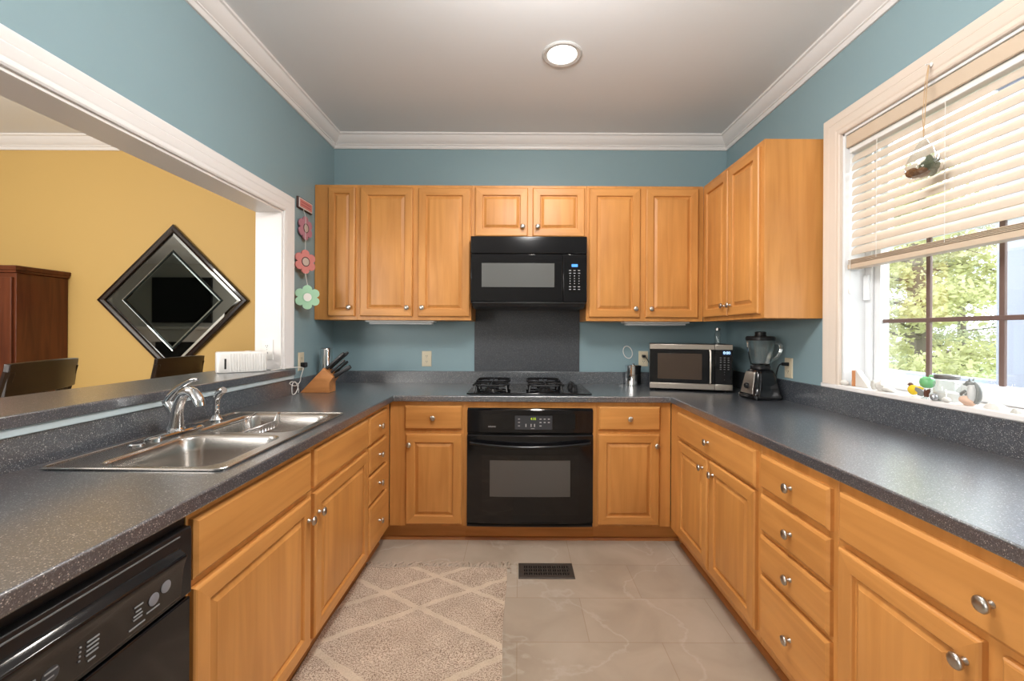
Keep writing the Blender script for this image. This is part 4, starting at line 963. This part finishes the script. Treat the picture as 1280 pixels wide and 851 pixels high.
MB().tube(smooth_path([(0, -0.014, 0.010), (0, -0.024, 0.032), (0, -0.023, 0.060), (0, -0.010, 0.084)], 5), [0.006, 0.007, 0.007, 0.008, 0.008, 0.008, 0.008, 0.008, 0.008, 0.0075, 0.007, 0.007, 0.006, 0.005, 0.004, 0.002], 10).build('tail', furM, t)
for s in (-1, 1): MB().tube([(s * 0.012, 0.010, 0.050), (s * 0.012, 0.024, 0.040), (s * 0.006, 0.030, 0.034)], [0.005, 0.005, 0.004], 8).build('paw', furM, t)
def shell(label, x, y, r, mat):
    mb = MB(); rs = []
    for a in range(0, 9):
        t_ = a / 8; ring = []
        for k in range(32):
            p = 2 * PI * k / 32; rr = (1 - t_) ** 0.5 * (1 + 0.05 * math.cos(10 * p))
            ring.append((r[0] * rr * math.cos(p), r[1] * rr * math.sin(p) + r[1] * 0.25 * t_, r[2] * t_))
        rs.append(ring)
    o = mb.rings(rs).build('seashell', mat); o.location = (SXC + x, y, SZT); return tag(o, label, 'shell')
shell('large ribbed white seashell on the sill right of the squirrel', -0.005, 1.435, (0.022, 0.042, 0.024), stoneM)
shell('small grey seashell at the right end of the visible sill', -0.012, 1.372, (0.016, 0.018, 0.016), stoneG)

# ------------------------------------------------------------------ ceiling light, rug, register
cl = thing('recessed_light', 'round recessed ceiling light, lit, above the kitchen aisle', 'light', (0.224, 2.308, CZ))
MB().lathe([(0.104, -0.0005), (0.105, -0.006), (0.098, -0.011), (0.080, -0.009), (0.076, -0.003), (0.076, -0.0005)], seg=40).build('trim_ring', pbr('white lamp trim', (0.62, 0.61, 0.59), 0.4), cl)
MB().lathe([(0.075, -0.0015), (0.070, -0.007), (0.05, -0.010), (0.002, -0.011)], seg=40).build('lens', lampM, cl)
d = bpy.data.lights.new('recessed_lamp', 'SPOT'); d.energy = 26; d.spot_size = math.radians(150); d.spot_blend = 0.6; d.shadow_soft_size = 0.06; d.color = (1.0, 0.93, 0.84)
lo = bpy.data.objects.new('recessed_lamp', d); COL.objects.link(lo); lo.location = (0.224, 2.308, CZ - 0.075)

rg = thing('rug', 'beige speckled runner rug with a pale diamond lattice and fringed end', 'rug')
mb = MB(); nx, ny = 22, 40; rx0, rx1, ry0, ry1 = -0.835, -0.058, 0.75, 2.392
def rz_(x, y): return 0.010 + 0.0022 * noise.noise(Vector((x * 6, y * 6, 0)))
top = {}
for a in range(nx + 1):
    for b in range(ny + 1):
        x = rx0 + (rx1 - rx0) * a / nx; y = ry0 + (ry1 - ry0) * b / ny
        wob = 0.004 * math.sin(y * 9) if a in (0, nx) else 0
        top[a, b] = (x + wob, y + (0.006 * math.sin(x * 11) if b == ny else 0), rz_(x, y))
i0 = {}
for k_, p in top.items(): i0[k_] = len(mb.v); mb.v.append(Vector(p))
for a in range(nx):
    for b in range(ny): mb.f.append((i0[a, b], i0[a + 1, b], i0[a + 1, b + 1], i0[a, b + 1])); mb.m.append(0)
edge = [(a, 0) for a in range(nx)] + [(nx, b) for b in range(ny)] + [(a, ny) for a in range(nx, 0, -1)] + [(0, b) for b in range(ny, 0, -1)]
lo_ = {}
for e in edge: p = top[e]; lo_[e] = len(mb.v); mb.v.append(Vector((p[0], p[1], 0.0008)))
for k in range(len(edge)):
    e, f = edge[k], edge[(k + 1) % len(edge)]; mb.f.append((i0[e], lo_[e], lo_[f], i0[f])); mb.m.append(0)
mb.build('rug_pile', rugM, rg)
mb = MB()
for k in range(90):
    x = rx0 + 0.01 + (rx1 - rx0) * k / 89 + random.uniform(-.003, .003); L = random.uniform(0.035, 0.070); dx = random.uniform(-0.035, 0.045)
    mb.tube(smooth_path([(x, 2.386, 0.007), (x + dx * .3, 2.392 + L * .5, random.uniform(0.006, 0.012)), (x + dx, 2.392 + L, 0.0045)], 3), 0.0036, 5)
mb.tube(smooth_path([(-0.83, 2.39, 0.006), (-0.80, 2.40, 0.008), (-0.76, 2.385, 0.012), (-0.72, 2.38, 0.013), (-0.69, 2.37, 0.012)], 5), 0.004, 6)
mb.tube(smooth_path([(-0.07, 2.39, 0.006), (-0.045, 2.40, 0.008), (-0.032, 2.38, 0.006), (-0.035, 2.345, 0.005)], 5), 0.003, 6)
tag(mb.build('fringe', fringeM, rg), None, None, None, 'stuff')

fv = thing('floor_register', 'dark bronze pierced floor vent in the tile by the rug', 'vent', (0.157, 2.372, 0))
mb = MB(); w, dd = 0.146, 0.072; nxc, nyc = 45, 17
xs = [-w + 2 * w * k / nxc for k in range(nxc + 1)]; ys = [-dd + 2 * dd * k / nyc for k in range(nyc + 1)]
def pierced(x, y):
    i = int((x + w) / (2 * w) * nxc); j = int((y + dd) / (2 * dd) * nyc)
    if i < 3 or i >= nxc - 3 or j < 3 or j >= nyc - 3: return True
    u = (i - 3) % 4; q = (j - 3) % 4
    if (u == 0) or (q == 3 and u != 2): return True
    if u == 2 and q in (0, 2): return True
    return False
mb.cells(xs, ys, pierced, 0.002, 0.006); mb.build('grille', bronze, fv, smooth=False)
MB().box(-w + 0.006, w - 0.006, -dd + 0.006, dd - 0.006, 0.0003, 0.0016).build('duct_shadow', voidM, fv, smooth=False)
MB().rings([[(-w - a, -dd - a, z), (w + a, -dd - a, z), (w + a, dd + a, z), (-w - a, dd + a, z)] for a, z in ((0.0, 0.0062), (0.003, 0.0045), (0.004, 0.0004))], cap0=False, cap1=False).build('rim', bronze, fv, smooth=False)

# ------------------------------------------------------------------ dining room
mr = thing('wall_mirror', 'large diamond-shaped mirror in a dark frame on the mustard wall', 'mirror', (-2.642, DY, 1.530))
def dia(r, y): return [(0, y, r), (r, y, 0), (0, y, -r), (-r, y, 0)]
MB().rings([dia(0.580, -0.001), dia(0.580, -0.022), dia(0.568, -0.032), dia(0.545, -0.034), dia(0.522, -0.026), dia(0.515, -0.018)], cap1=False).build('frame', frameM, mr, angle=20)
MB().rings([dia(0.516, -0.014), dia(0.492, -0.019), dia(0.388, -0.019), dia(0.380, -0.017)], cap0=False, cap1=False).build('outer_mirror', mirrorM, mr, angle=1)
MB().rings([dia(0.382, -0.016), dia(0.382, -0.0205), dia(0.366, -0.0205), dia(0.366, -0.016)], closed=True).build('inner_border', mirrorD, mr, smooth=False)
MB().rings([dia(0.368, -0.0165), dia(0.352, -0.0195)], cap0=False).build('centre_mirror', pbr('smoky mirror silver', (0.20, 0.235, 0.225), 0.012, 1.0), mr, smooth=False)

hc = thing('tall_cabinet', 'tall dark cherry cabinet against the mustard dining room wall', 'cabinet', (-3.46, DY - 0.002, 0))
MB().box(-1.0, 0.0, -0.345, 0, 0.08, 1.690).build('cabinet_body', cherry, hc, 0.002)
MB().rings([[(-1.0 - a, -0.345 - a, z), (a, -0.345 - a, z), (a, 0, z), (-1.0 - a, 0, z)] for a, z in ((0.0, 1.69), (0.012, 1.694), (0.014, 1.708), (0.022, 1.712), (0.024, 1.735), (0.018, 1.741))]).build('cornice', cherry, hc)
for k in range(2):
    x0 = -0.985 + k * 0.49; d_ = MB().rings([rect(x0, x0 + 0.48, 0.12, 1.66, i, y - 0.345) for i, y in ((0, 0), (0, -0.016), (0.004, -0.019), (0.07, -0.019), (0.076, -0.010), (0.09, -0.010), (0.11, -0.015))]).build('door', cherry, hc, angle=20)
    MB().lathe([(0.006, 0), (0.006, 0.012), (0.013, 0.018), (0.010, 0.026), (0.001, 0.028)], (x0 + (0.44 if k == 0 else 0.04), -0.364, 0.95), '-Y', 16).build('knob', bronze, d_)
MB().box(-0.98, -0.02, -0.32, -0.01, 0, 0.08).build('plinth', cherry, hc)

def chair(label, loc, rz):
    t = thing('dining_chair', label, 'chair', loc, rz, None)
    MB().rings([sq(0.215, 0.205, 0.03, 0.455), sq(0.222, 0.212, 0.03, 0.465), sq(0.222, 0.212, 0.03, 0.485), sq(0.20, 0.19, 0.03, 0.498)]).build('seat', espresso, t)
    for sx in (-1, 1):
        MB().tube([(sx * 0.195, 0.18, 0.455), (sx * 0.195, 0.185, 0.0)], [0.021, 0.016], 8).build('leg', espresso, t)
        MB().tube(smooth_path([(sx * 0.195, -0.235, 0.0), (sx * 0.195, -0.195, 0.30), (sx * 0.195, -0.19, 0.50), (sx * 0.195, -0.225, 0.80), (sx * 0.197, -0.285, 1.085)], 5), 0.019, 8).build('leg', espresso, t)
    rs = []
    for k in range(13):
        x = -0.212 + 0.424 * k / 12; q = 1 - (x / 0.212) ** 2; y = -0.278 - 0.030 * q
        rs.append([(x, y - 0.004, 0.975), (x, y - 0.020, 1.118 + 0.006 * q), (x, y + 0.002, 1.120 + 0.006 * q), (x, y + 0.018, 0.975)])
    MB().rings(rs).build('top_rail', espresso, t, 0.003)
    rs = []
    for k in range(13):
        x = -0.190 + 0.38 * k / 12; q = 1 - (x / 0.19) ** 2; y = -0.222 - 0.02 * q
        rs.append([(x, y - 0.009, 0.78), (x, y - 0.013, 0.84), (x, y + 0.009, 0.84), (x, y + 0.009, 0.78)])
    MB().rings(rs).build('back_rail', espresso, t, 0.002)
    for x in (-0.10, 0.0, 0.10):
        MB().tube([(x, -0.238, 0.83), (x, -0.294, 1.01)], 0.012, 6).build('slat', espresso, t)
    MB().box(-0.18, 0.18, 0.16, 0.18, 0.40, 0.455).box(-0.18, 0.18, -0.20, -0.18, 0.40, 0.455).build('apron', espresso, t)
    return t
chair('dark dining chair below the diamond mirror, its back just above the bar', (-2.575, 2.955, 0), math.radians(91))
chair('dark dining chair at the left edge, in front of the tall cherry cabinet', (-2.62, 2.05, 0), math.radians(110.5)).scale = (1.2, 1.05, 1.025)
tv = thing('television', 'black flat television on the far living room wall seen in the mirror', 'television', (-7.42, RY + 0.001, 1.97))
MB().box(-0.66, 0.66, 0.02, 0.06, -0.50, 0.50).build('screen_case', blackS, tv, 0.004); MB().box(-0.64, 0.64, 0.058, 0.064, -0.48, 0.48).build('screen', blackGlass, tv); MB().box(-0.2, 0.2, 0, 0.02, -0.15, 0.15).build('bracket', blackP, tv)
mt = thing('mantel', 'white fireplace mantel below the television seen in the mirror', 'mantel', (-7.42, RY, 0))
MB().box(-0.95, 0.95, 0.0, 0.24, 1.32, 1.38).build('shelf', trimP, mt, 0.006); MB().box(-0.85, 0.85, 0, 0.16, 1.05, 1.32).build('frieze', trimP, mt, 0.004)
for s in (-1, 1): MB().box(s * 0.85, s * 0.60, 0, 0.16, 0, 1.05).build('pilaster', trimP, mt, 0.004)
MB().box(-0.60, 0.60, 0.0, 0.03, 0, 1.05).build('firebox', blackS, mt)

# ------------------------------------------------------------------ outside
struct(MB().box(1.76, 3.9, -2, 8, -0.16, -0.10).build('porch_floor', deckM, smooth=False))
struct(MB().box(1.76, 30, -20, 30, -0.72, -0.62).build('lawn', grassM, smooth=False))
pc = thing('porch_column', 'wide white square porch column outside the window', 'column', (3.30, 2.86, -0.10))
MB().box(-0.20, 0.20, -0.42, 0.0, 0.0, 0.30).build('base', porchM, pc, 0.01); MB().box(-0.17, 0.17, -0.39, -0.0, 0.30, 3.0).build('shaft', porchM, pc, 0.008); MB().box(-0.21, 0.21, -0.43, 0.01, 3.0, 3.12).build('capital', porchM, pc, 0.01)
pr_ = thing('porch_railing', 'white porch railing with a solid panel outside the window', 'railing', (3.30, 0, -0.10))
MB().box(-0.06, 0.06, 2.87, 6.5, 1.03, 1.085).box(-0.06, 0.06, -1.5, 2.43, 1.03, 1.085).build('handrail', porchM, pr_, 0.01)
MB().box(-0.02, 0.02, 2.87, 6.5, 0.06, 1.03).box(-0.02, 0.02, -1.5, 2.43, 0.06, 1.03).build('panel', porchM, pr_, 0.004)
MB().box(-0.05, 0.05, 6.4, 6.5, 0.0, 1.03).build('post', porchM, pr_); MB().box(-0.05, 0.05, -1.5, -1.4, 0, 1.03).build('post', porchM, pr_)

def tree(label, x, y, h, spread, mat, n, seed):
    rnd = random.Random(seed)
    t = thing('tree', label, 'tree', (x, y, -0.62), 0, 'trees outside the window')
    mb = MB().tube([(0, 0, 0), (0.05, 0.03, h * .35), (-0.04, 0.05, h * .7), (0, 0, h * .95)], [0.13, 0.10, 0.06, 0.02], 8)
    tips = []
    for k in range(26):
        z = h * (0.14 + 0.82 * k / 26); a = rnd.uniform(0, 2 * PI); L = spread * (1.05 - 0.6 * (k / 26)) * rnd.uniform(0.7, 1.1)
        e = (L * math.cos(a), L * math.sin(a), z + rnd.uniform(-0.15, 0.3))
        mb.tube([(0, 0, z - 0.1), (e[0] * .5, e[1] * .5, z + 0.02), e], [0.035, 0.02, 0.006], 5); tips.append((e, z))
    mb.build('trunk', trunkM, t)
    mb = MB()
    for k in range(n):
        (e, z) = tips[rnd.randrange(len(tips))]; f = rnd.uniform(0.25, 1.05)
        c = Vector((e[0] * f + rnd.gauss(0, 0.20), e[1] * f + rnd.gauss(0, 0.20), z + (e[2] - z) * f + rnd.gauss(0, 0.11)))
        d1 = Vector((rnd.gauss(0, 1), rnd.gauss(0, 1), rnd.gauss(0, .5))).normalized(); d2 = d1.orthogonal(); d2.rotate(Matrix.Rotation(rnd.uniform(0, 6.28), 3, d1)); s = rnd.uniform(0.025, 0.060)
        mb.face([c - d1 * s, c + d2 * s * .4, c + d1 * s, c - d2 * s * .4])
    i = 0
    me = bpy.data.meshes.new('foliage'); me.from_pydata([tuple(p) for p in mb.v], [], mb.f); me.materials.append(mat)
    o = bpy.data.objects.new('foliage', me); COL.objects.link(o); o.parent = t
    return t
TL = 'leafy yellow-green tree outside the window'
for i, (x, y, h, sp, m, n) in enumerate(((6.2, 6.7, 4.6, 1.5, leafA, 15000), (9.4, 10.4, 5.6, 1.8, leafB, 15000), (9.4, 7.0, 5.2, 1.5, leafA, 13000), (6.0, 10.8, 5.0, 1.3, leafC, 8000), (13.2, 13.0, 6.4, 2.3, leafC, 9000), (12.8, 9.2, 6.0, 1.9, leafB, 8000))):
    tree(TL, x, y, h, sp, m, n, 11 + i)
